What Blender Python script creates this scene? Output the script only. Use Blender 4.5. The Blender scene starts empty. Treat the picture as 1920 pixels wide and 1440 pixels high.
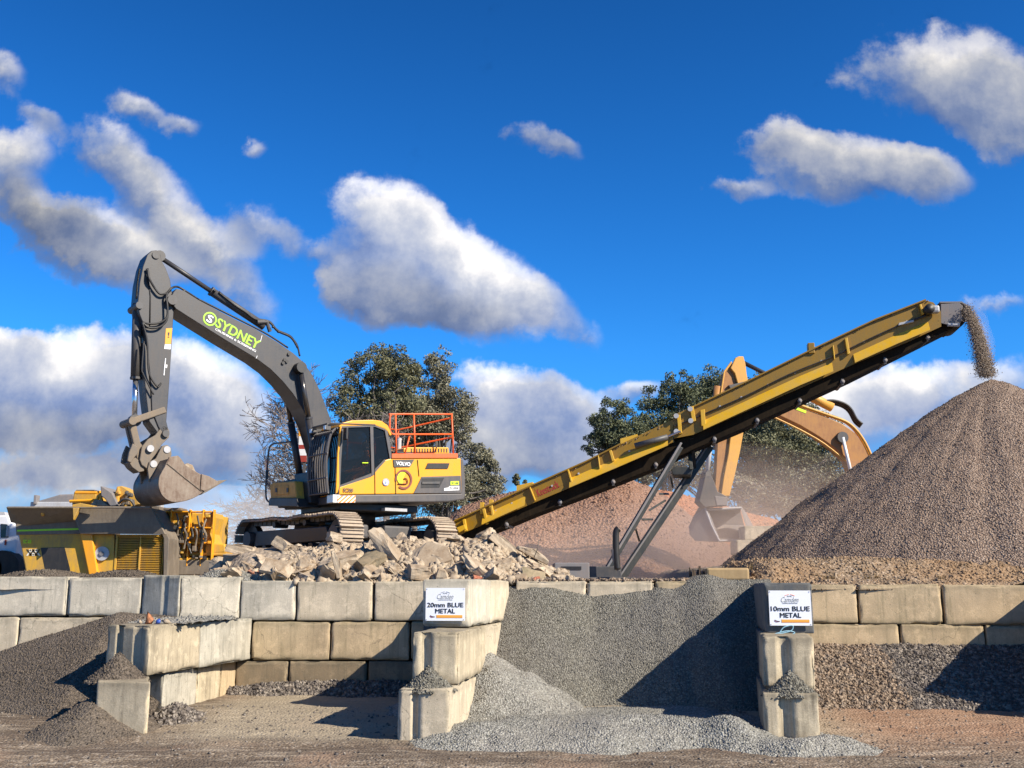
import bpy, bmesh, math, random
import numpy as np
from mathutils import Vector, Matrix, noise as mnoise
R = math.radians
random.seed(7); rng = np.random.default_rng(7)
SC = bpy.context.scene
COL = SC.collection
# ---------------------------------------------------------------- camera
FPX, CX, CY = 1950.0, 960.0, 720.0          # focal length in pixels of a 1920 wide frame
EYE = Vector((0, 0, 2.2)); PITCH = math.atan(377 / FPX)
cd = bpy.data.cameras.new('camera'); cam = bpy.data.objects.new('camera', cd); COL.objects.link(cam)
cam.location = EYE; cam.rotation_euler = (math.pi / 2 + PITCH, 0, 0)
cd.sensor_width = 36; cd.lens = 36 * FPX / 1920; cd.clip_end = 6000; cd.clip_start = .1
SC.camera = cam
# ---------------------------------------------------------------- light
SUN = Vector((2.68, -1.68, 2.30)).normalized()      # towards the sun
SC.view_settings.view_transform = 'Standard'; SC.view_settings.look = 'None'
SC.view_settings.exposure = 0.86
SC.cycles.volume_bounces = 1; SC.view_settings.gamma = 1
ld = bpy.data.lights.new('sun', 'SUN'); ld.energy = 5.0; ld.angle = R(.5); ld.color = (1, .90, .745)
lo = bpy.data.objects.new('sun', ld); COL.objects.link(lo)
lo.rotation_euler = SUN.to_track_quat('Z', 'Y').to_euler()
# ---------------------------------------------------------------- pixel -> ray of the photograph's own view (for measuring)
def ray(px, py):
    x = (px - CX) / FPX; y = (CY - py) / FPX
    f = math.cos(PITCH) - math.sin(PITCH) * y; u = math.sin(PITCH) + math.cos(PITCH) * y
    return Vector((x / f, 1, u / f))
def at(px, py, Y): return EYE + ray(px, py) * Y
# ---------------------------------------------------------------- world: sky with clouds placed by direction
W = bpy.data.worlds.new('World'); SC.world = W; W.use_nodes = True
wt = W.node_tree; wn = wt.nodes; wl = wt.links; wn.clear()
def N(t, typ, ins=None, **kw):
    n = t.nodes.new(typ)
    for k, v in kw.items(): setattr(n, k, v)
    for k, v in (ins or {}).items():
        if isinstance(v, bpy.types.NodeSocket): t.links.new(v, n.inputs[k])
        else: n.inputs[k].default_value = v
    return n
def M(t, op, a, b=0.0, c=None, clamp=False):
    ins = {0: a, 1: b}
    if c is not None: ins[2] = c
    return N(t, 'ShaderNodeMath', ins, operation=op, use_clamp=clamp).outputs[0]
def MIX(t, fac, a, b, bt='MIX'):
    n = N(t, 'ShaderNodeMix', {'Factor': fac}, data_type='RGBA', blend_type=bt)
    for i, v in ((6, a), (7, b)):
        if isinstance(v, bpy.types.NodeSocket): t.links.new(v, n.inputs[i])
        else: n.inputs[i].default_value = tuple(v) + (1,) * (4 - len(v))
    return n.outputs[2]
def RAMP(t, fac, stops, interp='LINEAR'):
    n = t.nodes.new('ShaderNodeValToRGB'); e = n.color_ramp.elements; n.color_ramp.interpolation = interp
    while len(e) < len(stops): e.new(.5)
    for i, (p, c) in enumerate(stops):
        e[i].position = p; e[i].color = tuple(c) + (1,) * (4 - len(c)) if hasattr(c, '__len__') else (c, c, c, 1)
    t.links.new(fac, n.inputs[0]); return n.outputs[0]
sky = N(wt, 'ShaderNodeTexSky', sky_type='NISHITA', sun_disc=False)
sky.sun_elevation = math.asin(SUN.z); sky.sun_rotation = math.atan2(SUN.x, SUN.y)
sky.altitude = 60; sky.air_density = 1.0; sky.dust_density = .35; sky.ozone_density = 2.5
skyc = N(wt, 'ShaderNodeHueSaturation', {'Saturation': 1.2, 'Value': 1.0, 'Hue': .5, 'Color': sky.outputs[0]}).outputs[0]
skyc = N(wt, 'ShaderNodeGamma', {'Color': N(wt, 'ShaderNodeVectorMath', {0: N(wt, 'ShaderNodeVectorMath', {0: skyc, 1: (.20, .84, 1.44)}, operation='MULTIPLY').outputs[0], 3: .072}, operation='SCALE').outputs[0], 'Gamma': 1.0}).outputs[0]
tc = N(wt, 'ShaderNodeTexCoord').outputs['Generated']
sx = N(wt, 'ShaderNodeSeparateXYZ', {0: tc})
yy = M(wt, 'MAXIMUM', sx.outputs[1], .02)
U = M(wt, 'DIVIDE', sx.outputs[0], yy); V = M(wt, 'DIVIDE', sx.outputs[2], yy)
uv = N(wt, 'ShaderNodeCombineXYZ', {0: U, 1: V}).outputs[0]
n1 = N(wt, 'ShaderNodeTexNoise', {'Vector': uv, 'Scale': 8.0, 'Detail': 7.0, 'Roughness': .58}, noise_dimensions='2D')
n2 = N(wt, 'ShaderNodeTexNoise', {'Vector': uv, 'Scale': 24.0, 'Detail': 5.0, 'Roughness': .6}, noise_dimensions='2D')
def sub(v, c): return N(wt, 'ShaderNodeVectorMath', {0: v, 1: (c, c, c)}, operation='SUBTRACT').outputs[0]
def scl(v, s): return N(wt, 'ShaderNodeVectorMath', {0: v, 3: s}, operation='SCALE').outputs[0]
def add(a, b): return N(wt, 'ShaderNodeVectorMath', {0: a, 1: b}, operation='ADD').outputs[0]
duv = add(add(uv, scl(sub(n1.outputs['Color'], .5), .05)), scl(sub(n2.outputs['Color'], .5), .022))
CL = [ # px, py, rx, ry, slope (deg, + falls to the right), weight
 (725,455,130,105,25,1.7),(860,515,190,92,30,1.7),(700,540,100,62,20,1.4),(985,570,85,50,22,1.0),(1085,620,52,45,50,.7),
 (700,550,110,52,15,1.1,.45),(800,562,150,44,12,1.1,.45),(900,572,110,36,12,.8,.5),(120,800,230,40,0,1.0,.45),
 (1800,150,190,92,4,1.3),(1885,200,120,80,20,1.25),(1905,285,60,50,30,.8),(1475,268,100,46,5,1.1),(1600,315,190,66,8,1.2),(1735,330,95,52,10,1.1),(1385,352,75,26,3,.7),
 (985,252,72,34,12,.72),(1050,275,48,34,10,.75),(10,135,50,42,30,.8),(28,300,75,90,20,1.05),(75,400,130,45,28,1.1,.5),(215,300,105,66,38,1.1),(290,370,120,60,35,1.05),(140,470,150,48,28,1.0,.6),(320,500,130,44,20,.75),
 (390,460,110,55,35,1.1),(220,460,150,60,28,1.2),(270,205,72,30,28,.8),(345,235,42,30,20,.7),(480,440,70,48,45,.72),(575,470,80,36,15,.7),(490,290,22,20,0,.5),(70,215,85,26,30,.62),
 (100,725,210,92,0,1.7),(330,720,160,95,18,1.7),(20,690,110,66,0,1.4),(420,790,120,85,20,1.1),(200,830,330,80,3,.85),(300,935,520,62,0,.75),(460,560,90,42,25,.7),
 (960,745,130,62,5,1.35),(1060,780,105,70,20,1.2),(1000,870,230,65,5,.9),(860,830,220,70,0,.8),(1190,735,66,34,0,.9),(1700,745,200,62,-8,1.05),(60,880,160,40,0,.8),(330,880,180,36,0,.7),(1010,800,150,60,10,.8),(1620,800,160,90,0,.8),(1880,560,70,26,5,.6),(1880,700,90,50,0,.6)]
g = bpy.data.node_groups.new('cloud_blob', 'ShaderNodeTree')
for nm, tp, io in (('P','NodeSocketVector','INPUT'),('C','NodeSocketVector','INPUT'),('S','NodeSocketVector','INPUT'),('A','NodeSocketFloat','INPUT'),('W','NodeSocketFloat','INPUT'),('D0','NodeSocketFloat','INPUT'),('H0','NodeSocketFloat','INPUT'),('B','NodeSocketFloat','INPUT'),('B0','NodeSocketFloat','INPUT'),('BO','NodeSocketFloat','OUTPUT'),('D','NodeSocketFloat','OUTPUT'),('H','NodeSocketFloat','OUTPUT')):
    g.interface.new_socket(nm, in_out=io, socket_type=tp)
gi = g.nodes.new('NodeGroupInput'); go = g.nodes.new('NodeGroupOutput')
d = N(g, 'ShaderNodeVectorMath', {0: gi.outputs['P'], 1: gi.outputs['C']}, operation='SUBTRACT').outputs[0]
d = N(g, 'ShaderNodeVectorRotate', {'Vector': d, 'Angle': gi.outputs['A']}, rotation_type='Z_AXIS').outputs[0]
d = N(g, 'ShaderNodeVectorMath', {0: d, 1: gi.outputs['S']}, operation='MULTIPLY').outputs[0]
ln = N(g, 'ShaderNodeVectorMath', {0: d}, operation='LENGTH').outputs['Value']
f = M(g, 'MAXIMUM', M(g, 'SUBTRACT', 1.0, ln), 0.0)
f = M(g, 'MULTIPLY', f, gi.outputs['W'])
g.links.new(M(g, 'ADD', f, gi.outputs['D0']), go.inputs['D']); g.links.new(M(g, 'MULTIPLY_ADD', f, gi.outputs['B'], gi.outputs['B0']), go.inputs['BO'])
g.links.new(M(g, 'MULTIPLY_ADD', M(g, 'MULTIPLY', f, f), N(g, 'ShaderNodeSeparateXYZ', {0: d}).outputs[1], gi.outputs['H0']), go.inputs['H'])
dS, hS, bS = 0.0, 0.0, 0.0
for px, py, rx, ry, sl, w, *bb_ in CL:
    c = ray(px, py); a = ray(px + rx * 1.25, py); b = ray(px, py - ry * 1.25)
    n = N(wt, 'ShaderNodeGroup', node_tree=g)
    wl.new(duv, n.inputs['P']); n.inputs['C'].default_value = (c.x, c.z, 0)
    n.inputs['S'].default_value = (1 / (a.x - c.x), 1 / (b.z - c.z), 1); n.inputs['A'].default_value = R(sl); n.inputs['W'].default_value = w * 1.2; n.inputs['B'].default_value = bb_[0] if bb_ else .84 if (px < 600 and py < 600) else .78 if (py < 360) else .8 if py > 820 else 1.05
    for k, v in (('D0', dS), ('H0', hS), ('B0', bS)):
        if isinstance(v, float): n.inputs[k].default_value = v
        else: wl.new(v, n.inputs[k])
    dS, hS, bS = n.outputs['D'], n.outputs['H'], n.outputs['BO']
wv = M(wt, 'ADD', M(wt, 'MULTIPLY', M(wt, 'SUBTRACT', n1.outputs['Fac'], .5), .95), M(wt, 'MULTIPLY', M(wt, 'SUBTRACT', n2.outputs['Fac'], .5), .8))
dens = M(wt, 'ADD', dS, wv)
alpha = N(wt, 'ShaderNodeMapRange', {0: dens, 1: .2, 2: .66, 3: 0.0, 4: 1.0}, interpolation_type='SMOOTHSTEP').outputs[0]
up = M(wt, 'GREATER_THAN', sx.outputs[1], .05)
alpha = M(wt, 'MULTIPLY', alpha, up)
hh = M(wt, 'DIVIDE', hS, M(wt, 'ADD', M(wt, 'MULTIPLY', dS, dS), .12))      # -1 under side .. +1 upper side
br = M(wt, 'DIVIDE', bS, M(wt, 'MAXIMUM', dS, .05))
sh = M(wt, 'ADD', M(wt, 'ADD', M(wt, 'MULTIPLY', hh, 1.05), .50), M(wt, 'MULTIPLY', wv, .62), clamp=True)
thick = N(wt, 'ShaderNodeMapRange', {0: dens, 1: .25, 2: 1.15, 3: .34, 4: 1.0}).outputs[0]
lit = RAMP(wt, sh, [(0, (.06, .11, .27)), (.3, (.15, .20, .34)), (.62, (.36, .38, .44)), (.85, (.60, .585, .58)), (1, (.76, .73, .70))])
aa = M(wt, 'MULTIPLY', alpha, thick)
hz = M(wt, 'POWER', M(wt, 'SUBTRACT', 1.0, M(wt, 'ABSOLUTE', sx.outputs[2]), clamp=True), 14.0)
skyc = N(wt, 'ShaderNodeVectorMath', {0: skyc, 3: N(wt, 'ShaderNodeMapRange', {0: sx.outputs[2], 1: .22, 2: .62, 3: 1.06, 4: .62}).outputs[0]}, operation='SCALE').outputs[0]
skyh = MIX(wt, M(wt, 'MULTIPLY', hz, .85), skyc, (.15, .29, .60))
lit = N(wt, 'ShaderNodeVectorMath', {0: lit, 3: M(wt, 'MULTIPLY', M(wt, 'MINIMUM', br, 1.05), .93)}, operation='SCALE').outputs[0]
skf = MIX(wt, aa, skyh, lit)
bg = N(wt, 'ShaderNodeBackground', {'Color': skf, 'Strength': 1.0})
wl.new(bg.outputs[0], N(wt, 'ShaderNodeOutputWorld').inputs[0])
W.cycles.sampling_method = 'MANUAL'; W.cycles.sample_map_resolution = 512
# ---------------------------------------------------------------- materials
MATS = {}
def newmat(name):
    m = bpy.data.materials.new(name); m.use_nodes = True; t = m.node_tree; t.nodes.clear()
    o = t.nodes.new('ShaderNodeOutputMaterial'); b = t.nodes.new('ShaderNodeBsdfPrincipled'); t.links.new(b.outputs[0], o.inputs[0])
    MATS[name] = m; return m, t, b
def pos(t, off=True):
    p = N(t, 'ShaderNodeNewGeometry').outputs['Position']
    return p
def opos(t):   # object space with a per object shift
    p = N(t, 'ShaderNodeTexCoord').outputs['Object']; r = N(t, 'ShaderNodeObjectInfo').outputs['Random']
    return N(t, 'ShaderNodeVectorMath', {0: p, 1: N(t, 'ShaderNodeCombineXYZ', {0: M(t, 'MULTIPLY', r, 37.0), 1: M(t, 'MULTIPLY', r, 91.0), 2: r}).outputs[0]}, operation='ADD').outputs[0]
def noise(t, p, s, d=4, r=.55): return N(t, 'ShaderNodeTexNoise', {'Vector': p, 'Scale': s, 'Detail': float(d), 'Roughness': r}).outputs['Fac']
def stretch(t, p, sc): return N(t, 'ShaderNodeVectorMath', {0: p, 1: sc}, operation='MULTIPLY').outputs[0]
def rngm(t, v, a, b, c=0.0, d=1.0): return N(t, 'ShaderNodeMapRange', {0: v, 1: a, 2: b, 3: c, 4: d}).outputs[0]
def bump(t, b, h, st=.5, dist=.02):
    t.links.new(N(t, 'ShaderNodeBump', {'Height': h, 'Strength': st, 'Distance': dist}).outputs[0], b.inputs['Normal'])
def paint(name, col, rough=.35, dirt=.35, dcol=(.20, .155, .11), metal=0, sc=1.0, spec=.5):
    m, t, b = newmat(name); p = pos(t)
    f = noise(t, p, 1.7 * sc, 6, .65); g2 = noise(t, stretch(t, p, (9, 9, 1.4)), 1.5 * sc, 5, .6); h = noise(t, p, 22, 3)
    k = M(t, 'MULTIPLY', rngm(t, M(t, 'ADD', M(t, 'MULTIPLY', f, .6), M(t, 'MULTIPLY', g2, .4)), .40, .68), dirt * 1.5, clamp=True)
    k = M(t, 'ADD', k, M(t, 'MULTIPLY', rngm(t, h, .5, .75), dirt * .45), clamp=True)
    c = MIX(t, k, col, dcol)
    t.links.new(c, b.inputs['Base Color']); t.links.new(M(t, 'ADD', M(t, 'MULTIPLY', k, .45), rough, clamp=True), b.inputs['Roughness'])
    b.inputs['Metallic'].default_value = metal; b.inputs['Specular IOR Level'].default_value = spec
    bump(t, b, h, .12, .004); return m
paint('yellow', (.78, .33, .008), .32, .14); paint('yellow_dusty', (.60, .33, .02), .5, .6, (.28, .19, .09))
paint('conveyor_yellow', (.27, .145, .003), .40, .4, (.13, .09, .03)); paint('tray_shade', (.012, .009, .006), .9, .35, (.045, .03, .018), 0, 1, .1); paint('rod_dark', (.02, .02, .022), .18, .1); paint('conveyor_sunlit', (.60, .34, .012), .4, .3, (.4, .3, .12))  # brighter yellow paints in sunlight; tray and rod colours carry shade and reflection
paint('boom_grey', (.027, .027, .031), .42, .22, (.10, .08, .065)); paint('dark_grey', (.05, .05, .054), .5, .35, (.14, .12, .1))
paint('skirt_grey', (.062, .06, .064), .5, .3, (.17, .14, .12)); paint('black', (.012, .012, .013), .45, .25, (.07, .06, .05))
paint('rubber', (.014, .014, .014), .8, .45, (.09, .075, .06)); paint('orange_rail', (.80, .115, .018), .4, .12)
paint('old_orange', (.36, .165, .035), .5, .5, (.22, .10, .06)); paint('old_orange_bright', (.62, .32, .045), .45, .3, (.4, .2, .1))  # brighter copy paints in sunlit edges, the base the shaded boom side
paint('bucket_steel', (.11, .065, .04), .45, .6, (.30, .25, .20), .3, 1.6); paint('hitch_steel', (.105, .088, .072), .55, .55, (.24, .18, .12))
paint('grey_metal', (.42, .43, .45), .45, .3); paint('track_steel', (.26, .20, .15), .6, .7, (.42, .34, .25), 0)
paint('hopper_steel', (.13, .105, .08), .55, .7, (.22, .18, .135)); paint('white_paint', (.72, .72, .72), .4, .2, (.45, .4, .35))
paint('far_grey', (.15, .15, .16), .7, .6, (.24, .2, .18)); paint('strut_dark', (.022, .024, .023), .45, .35, (.08, .075, .06))
paint('orange_bright', (.85, .20, .02), .4, .1); paint('truck_white', (.66, .67, .70), .45, .3, (.4, .37, .34))
def flat(name, col, rough=.5, metal=0, emit=None):
    m, t, b = newmat(name); p = pos(t); h = noise(t, p, 30, 2)
    t.links.new(MIX(t, M(t, 'MULTIPLY', h, .3), col, tuple(c * .8 for c in col)), b.inputs['Base Color'])
    b.inputs['Roughness'].default_value = rough; b.inputs['Metallic'].default_value = metal; return m
flat('chrome', (.62, .62, .64), .18, .9); flat('glass_dark', (.012, .014, .018), .06); flat('lime', (.33, .72, .02), .5)
flat('white_ink', (.86, .86, .86), .5); flat('black_ink', (.01, .01, .01), .5); flat('sign_white', (.80, .82, .88), .5); flat('red_ink', (.30, .035, .02), .6)
flat('hivis', (.85, .22, .02), .8); flat('skin', (.45, .25, .17), .6); flat('cloth_navy', (.02, .025, .05), .9); flat('blue_ink', (.03, .08, .35), .5)
flat('maroon', (.20, .05, .03), .5); flat('neon_yellow', (.60, .90, .02), .5); flat('grey_ink', (.32, .33, .32), .6); flat('lamp_lens', (.8, .8, .78), .15); flat('cord_blue', (.25, .45, .55), .6)
flat('chev_white', (.7, .68, .6), .6)
m, t, b = newmat('bar_orange')
t.links.new(RAMP(t, N(t, 'ShaderNodeTexCoord').outputs['Generated'], [(0, (.55, .17, .04)), (.5, (.78, .36, .05)), (1, (.85, .60, .25))]), b.inputs['Base Color'])
m, t, b = newmat('hazard')
sp = N(t, 'ShaderNodeSeparateXYZ', {0: N(t, 'ShaderNodeTexCoord').outputs['UV']})
t.links.new(MIX(t, M(t, 'GREATER_THAN', M(t, 'FRACT', M(t, 'MULTIPLY', M(t, 'ADD', M(t, 'MULTIPLY', sp.outputs[0], 1.0), M(t, 'MULTIPLY', sp.outputs[1], -.55)), 5.0)), .5), (.85, .22, .02), (.75, .70, .62)), b.inputs['Base Color'])
m, t, b = newmat('cab_glass')
b.inputs['Base Color'].default_value = (.045, .05, .055, 1); b.inputs['Transmission Weight'].default_value = .82; b.inputs['Roughness'].default_value = .03; b.inputs['IOR'].default_value = 1.25
def noisec(t, p, s): return N(t, 'ShaderNodeTexNoise', {'Vector': p, 'Scale': s, 'Detail': 5.0}).outputs['Color']
def scl2(t, v, s): return N(t, 'ShaderNodeVectorMath', {0: v, 3: s}, operation='SCALE').outputs[0]
def concrete(name, c1, c2, stain=(.17, .17, .135), amt=.6):
    m, t, b = newmat(name); p = pos(t); rnd = N(t, 'ShaderNodeObjectInfo').outputs['Random']
    off = N(t, 'ShaderNodeVectorMath', {0: p, 1: N(t, 'ShaderNodeCombineXYZ', {0: M(t, 'MULTIPLY', rnd, 53.0), 1: M(t, 'MULTIPLY', rnd, 17.0), 2: M(t, 'MULTIPLY', rnd, 5.0)}).outputs[0]}, operation='ADD').outputs[0]
    base = MIX(t, rnd, c1, c2)
    base = MIX(t, rngm(t, noise(t, off, 1.3, 5, .6), .35, .7), base, tuple(x * .78 for x in c1))
    st = noise(t, stretch(t, off, (3.6, 3.6, .42)), 1.5, 6, .68)
    mott = noise(t, off, 5.5, 6, .7)
    rm = M(t, 'FRACT', M(t, 'MULTIPLY', rnd, 7.31))
    k = M(t, 'MULTIPLY', rngm(t, M(t, 'ADD', M(t, 'MULTIPLY', st, .7), M(t, 'MULTIPLY', mott, .3)), .47, .70), M(t, 'MULTIPLY_ADD', rm, amt * 1.0, amt * .5), clamp=True)
    base = MIX(t, k, base, stain)
    drip = noise(t, stretch(t, off, (7.5, 7.5, .5)), 2.0, 4, .6); base = MIX(t, M(t, 'MULTIPLY', rngm(t, drip, .55, .68), .45), base, tuple(x * 1.1 for x in stain))
    base = MIX(t, M(t, 'MULTIPLY', rngm(t, noise(t, off, 3.6, 9, .78), .52, .60), .45), base, tuple(min(x * 1.28, .8) for x in c1))
    gz = N(t, 'ShaderNodeSeparateXYZ', {0: N(t, 'ShaderNodeTexCoord').outputs['Generated']}).outputs[2]; en = noise(t, off, 4.2, 7, .7)
    base = MIX(t, M(t, 'MULTIPLY', rngm(t, M(t, 'ADD', gz, M(t, 'MULTIPLY', en, .45)), 1.02, 1.25), .6), base, tuple(x * .8 for x in stain))
    base = MIX(t, M(t, 'MULTIPLY', rngm(t, M(t, 'SUBTRACT', gz, M(t, 'MULTIPLY', en, .4)), -.02, -.17), .55), base, tuple(x * .9 for x in stain))
    crk = N(t, 'ShaderNodeTexVoronoi', {'Vector': N(t, 'ShaderNodeVectorMath', {0: off, 1: scl2(t, noisec(t, off, 3.0), .5)}, operation='ADD').outputs[0], 'Scale': .8}, feature='DISTANCE_TO_EDGE').outputs['Distance']
    base = MIX(t, M(t, 'MULTIPLY', M(t, 'LESS_THAN', crk, .004), M(t, 'MULTIPLY', M(t, 'GREATER_THAN', rm, .6), .45)), base, (.06, .055, .045))
    fine = noise(t, off, 60, 3, .6)
    base = MIX(t, M(t, 'MULTIPLY', rngm(t, fine, .45, .7), .35), base, tuple(x * .5 for x in c2))
    sp2 = N(t, 'ShaderNodeTexVoronoi', {'Vector': off, 'Scale': 9.0})
    base = MIX(t, M(t, 'MULTIPLY', M(t, 'LESS_THAN', sp2.outputs['Distance'], .09), .5), base, (.10, .095, .08))
    t.links.new(base, b.inputs['Base Color']); b.inputs['Roughness'].default_value = .92; b.inputs['Specular IOR Level'].default_value = .2
    bump(t, b, M(t, 'ADD', M(t, 'MULTIPLY', fine, .8), M(t, 'MULTIPLY', mott, 1.0)), .4, .012); return m
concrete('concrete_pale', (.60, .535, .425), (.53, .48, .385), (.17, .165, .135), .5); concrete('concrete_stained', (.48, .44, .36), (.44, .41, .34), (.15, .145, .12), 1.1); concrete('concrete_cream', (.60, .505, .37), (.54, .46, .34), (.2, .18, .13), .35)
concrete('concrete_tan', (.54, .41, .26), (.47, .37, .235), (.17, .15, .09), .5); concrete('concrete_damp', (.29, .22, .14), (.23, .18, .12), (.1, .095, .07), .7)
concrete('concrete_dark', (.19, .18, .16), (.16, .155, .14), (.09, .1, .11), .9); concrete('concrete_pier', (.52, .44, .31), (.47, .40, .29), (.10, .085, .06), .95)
concrete('rubble', (.46, .375, .275), (.35, .29, .22), (.22, .145, .085), 1.0); concrete('rubble_red', (.42, .15, .09), (.35, .12, .07), (.25, .2, .15), .6)
def gravel(name, cols, vs=24, base_noise=.5, bst=.9, tint=None, amt=.3, dist=.03):
    m, t, b = newmat(name); p = pos(t)
    v = N(t, 'ShaderNodeTexVoronoi', {'Vector': p, 'Scale': vs})
    s = N(t, 'ShaderNodeSeparateXYZ', {0: v.outputs['Color']})
    n = len(cols); c = RAMP(t, s.outputs[0], [(i / n, cc) for i, cc in enumerate(cols)], 'CONSTANT')
    big = noise(t, p, .55, 5, .6)
    c = MIX(t, M(t, 'MULTIPLY', rngm(t, v.outputs['Distance'], .3, .75), .55), c, tuple(x * .35 for x in cols[0]))
    if tint: c = MIX(t, M(t, 'MULTIPLY', rngm(t, big, .4, .62), amt), c, tint)
    fn = noise(t, p, vs * 2.2, 3); c = MIX(t, M(t, 'MULTIPLY', fn, .3), c, tuple(x * .6 for x in cols[1]))
    t.links.new(c, b.inputs['Base Color']); b.inputs['Roughness'].default_value = .95; b.inputs['Specular IOR Level'].default_value = .15
    bump(t, b, M(t, 'ADD', M(t, 'SUBTRACT', 1.0, v.outputs['Distance']), M(t, 'MULTIPLY', fn, .4)), bst, dist); return m
gravel('gravel_grey', [(.15, .14, .115), (.21, .20, .165), (.245, .23, .19), (.18, .168, .14), (.31, .295, .25)], 38, tint=(.15, .14, .145), amt=.35)
gravel('gravel_light', [(.21, .205, .18), (.29, .28, .25), (.345, .335, .30), (.25, .24, .22), (.42, .41, .365)], 34, tint=(.33, .30, .26), amt=.3)
gravel('gravel_pile', [(.235, .165, .125), (.31, .225, .17), (.355, .265, .20), (.27, .195, .15), (.44, .34, .265)], 24, tint=(.22, .16, .12), amt=.3, dist=.05)
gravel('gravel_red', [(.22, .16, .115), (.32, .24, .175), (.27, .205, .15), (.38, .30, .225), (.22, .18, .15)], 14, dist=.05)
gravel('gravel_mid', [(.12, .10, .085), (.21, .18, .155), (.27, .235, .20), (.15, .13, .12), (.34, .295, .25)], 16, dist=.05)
gravel('sand_dark', [(.10, .082, .065), (.155, .125, .098), (.13, .105, .082), (.185, .15, .118), (.115, .095, .077)], 30, tint=(.18, .15, .12), amt=.4)
gravel('dust_stone', [(.30, .24, .19), (.42, .34, .27), (.36, .29, .23)], 20); gravel('dusty_ground', [(.30, .24, .18), (.36, .29, .22), (.33, .27, .21), (.40, .33, .26)], 12, tint=(.26, .20, .15))
gravel('red_soil', [(.26, .145, .095), (.31, .18, .12), (.28, .16, .105), (.34, .21, .15), (.25, .135, .085)], 9, tint=(.27, .165, .12), amt=.6, dist=.08)
gravel('orange_soil', [(.40, .155, .07), (.44, .18, .09), (.37, .14, .06), (.47, .21, .11), (.35, .14, .07)], 6, tint=(.40, .20, .11), amt=.5, dist=.08)
gravel('bank_soil', [(.25, .18, .12), (.33, .245, .165), (.28, .205, .14), (.42, .325, .235), (.29, .19, .11)], 19, tint=(.29, .175, .09), amt=.6)
# ground: brown-grey crushed surface with tracks, pale dust and dark damp patches
m, t, b = newmat('yard_ground'); p = pos(t)
v = N(t, 'ShaderNodeTexVoronoi', {'Vector': p, 'Scale': 26.0}); s = N(t, 'ShaderNodeSeparateXYZ', {0: v.outputs['Color']})
c = RAMP(t, s.outputs[0], [(0, (.125, .093, .066)), (.3, (.17, .13, .094)), (.6, (.21, .165, .12)), (.85, (.32, .26, .20))], 'CONSTANT')
st = noise(t, stretch(t, p, (.35, 1.5, 1)), 1.0, 6, .62); st2 = noise(t, stretch(t, p, (.5, 2.6, 1)), 2.3, 6, .7)
c = MIX(t, rngm(t, st, .46, .58, 0, .85), c, (.105, .08, .06)); c = MIX(t, rngm(t, st2, .52, .68, 0, .8), c, (.34, .285, .22))
c = MIX(t, rngm(t, noise(t, p, .6, 5), .54, .66, 0, .5), c, (.31, .21, .145))
sx2 = N(t, 'ShaderNodeSeparateXYZ', {0: p})
redm = M(t, 'MULTIPLY', rngm(t, M(t, 'ADD', sx2.outputs[0], M(t, 'MULTIPLY', noise(t, p, 1.5, 4), 1.4)), 4.9, 5.8), rngm(t, sx2.outputs[1], 13.5, 15.5))
c = MIX(t, M(t, 'MULTIPLY', redm, .5), c, (.36, .20, .12))
lm = M(t, 'MULTIPLY', rngm(t, M(t, 'ADD', sx2.outputs[0], M(t, 'MULTIPLY', noise(t, p, 1.2, 4), 1.5)), -4.6, -3.6), rngm(t, M(t, 'ADD', sx2.outputs[1], noise(t, p, 1.1, 4)), 15.0, 15.7))
c = MIX(t, M(t, 'MULTIPLY', M(t, 'MULTIPLY', lm, rngm(t, sx2.outputs[0], 4.0, 5.5, 1, 0)), .72), c, (.35, .295, .215))
t.links.new(c, b.inputs['Base Color']); b.inputs['Roughness'].default_value = .95; b.inputs['Specular IOR Level'].default_value = .15
bump(t, b, M(t, 'ADD', M(t, 'MULTIPLY', st2, 3.0), M(t, 'SUBTRACT', 1.0, v.outputs['Distance'])), .8, .03)
def leafmat(name, a, c2, sc=.6):
    m, t, b = newmat(name); p = pos(t)
    r = N(t, 'ShaderNodeNewGeometry').outputs['Random Per Island']
    k = M(t, 'ADD', M(t, 'MULTIPLY', r, .55), M(t, 'MULTIPLY', noise(t, p, sc, 3), .45))
    t.links.new(RAMP(t, k, [(.2, a), (.75, c2)]), b.inputs['Base Color']); b.inputs['Roughness'].default_value = .6; b.inputs['Specular IOR Level'].default_value = .25
leafmat('leaf_olive', (.075, .078, .045), (.19, .185, .10)); leafmat('leaf_dark', (.06, .072, .042), (.15, .165, .085)); leafmat('leaf_grey', (.11, .105, .07), (.25, .235, .155))  # greyed leaf colours carry the haze of distance
leafmat('leaf_dry', (.10, .07, .03), (.28, .18, .07), 3)
paint('bark', (.13, .11, .095), .9, .5, (.22, .2, .18)); paint('bark_bare', (.15, .125, .115), .9, .4, (.24, .21, .19)); paint('tan_wood', (.40, .28, .14), .8, .5, (.25, .17, .09)); paint('burnt', (.03, .018, .012), .9, .3)
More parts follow.
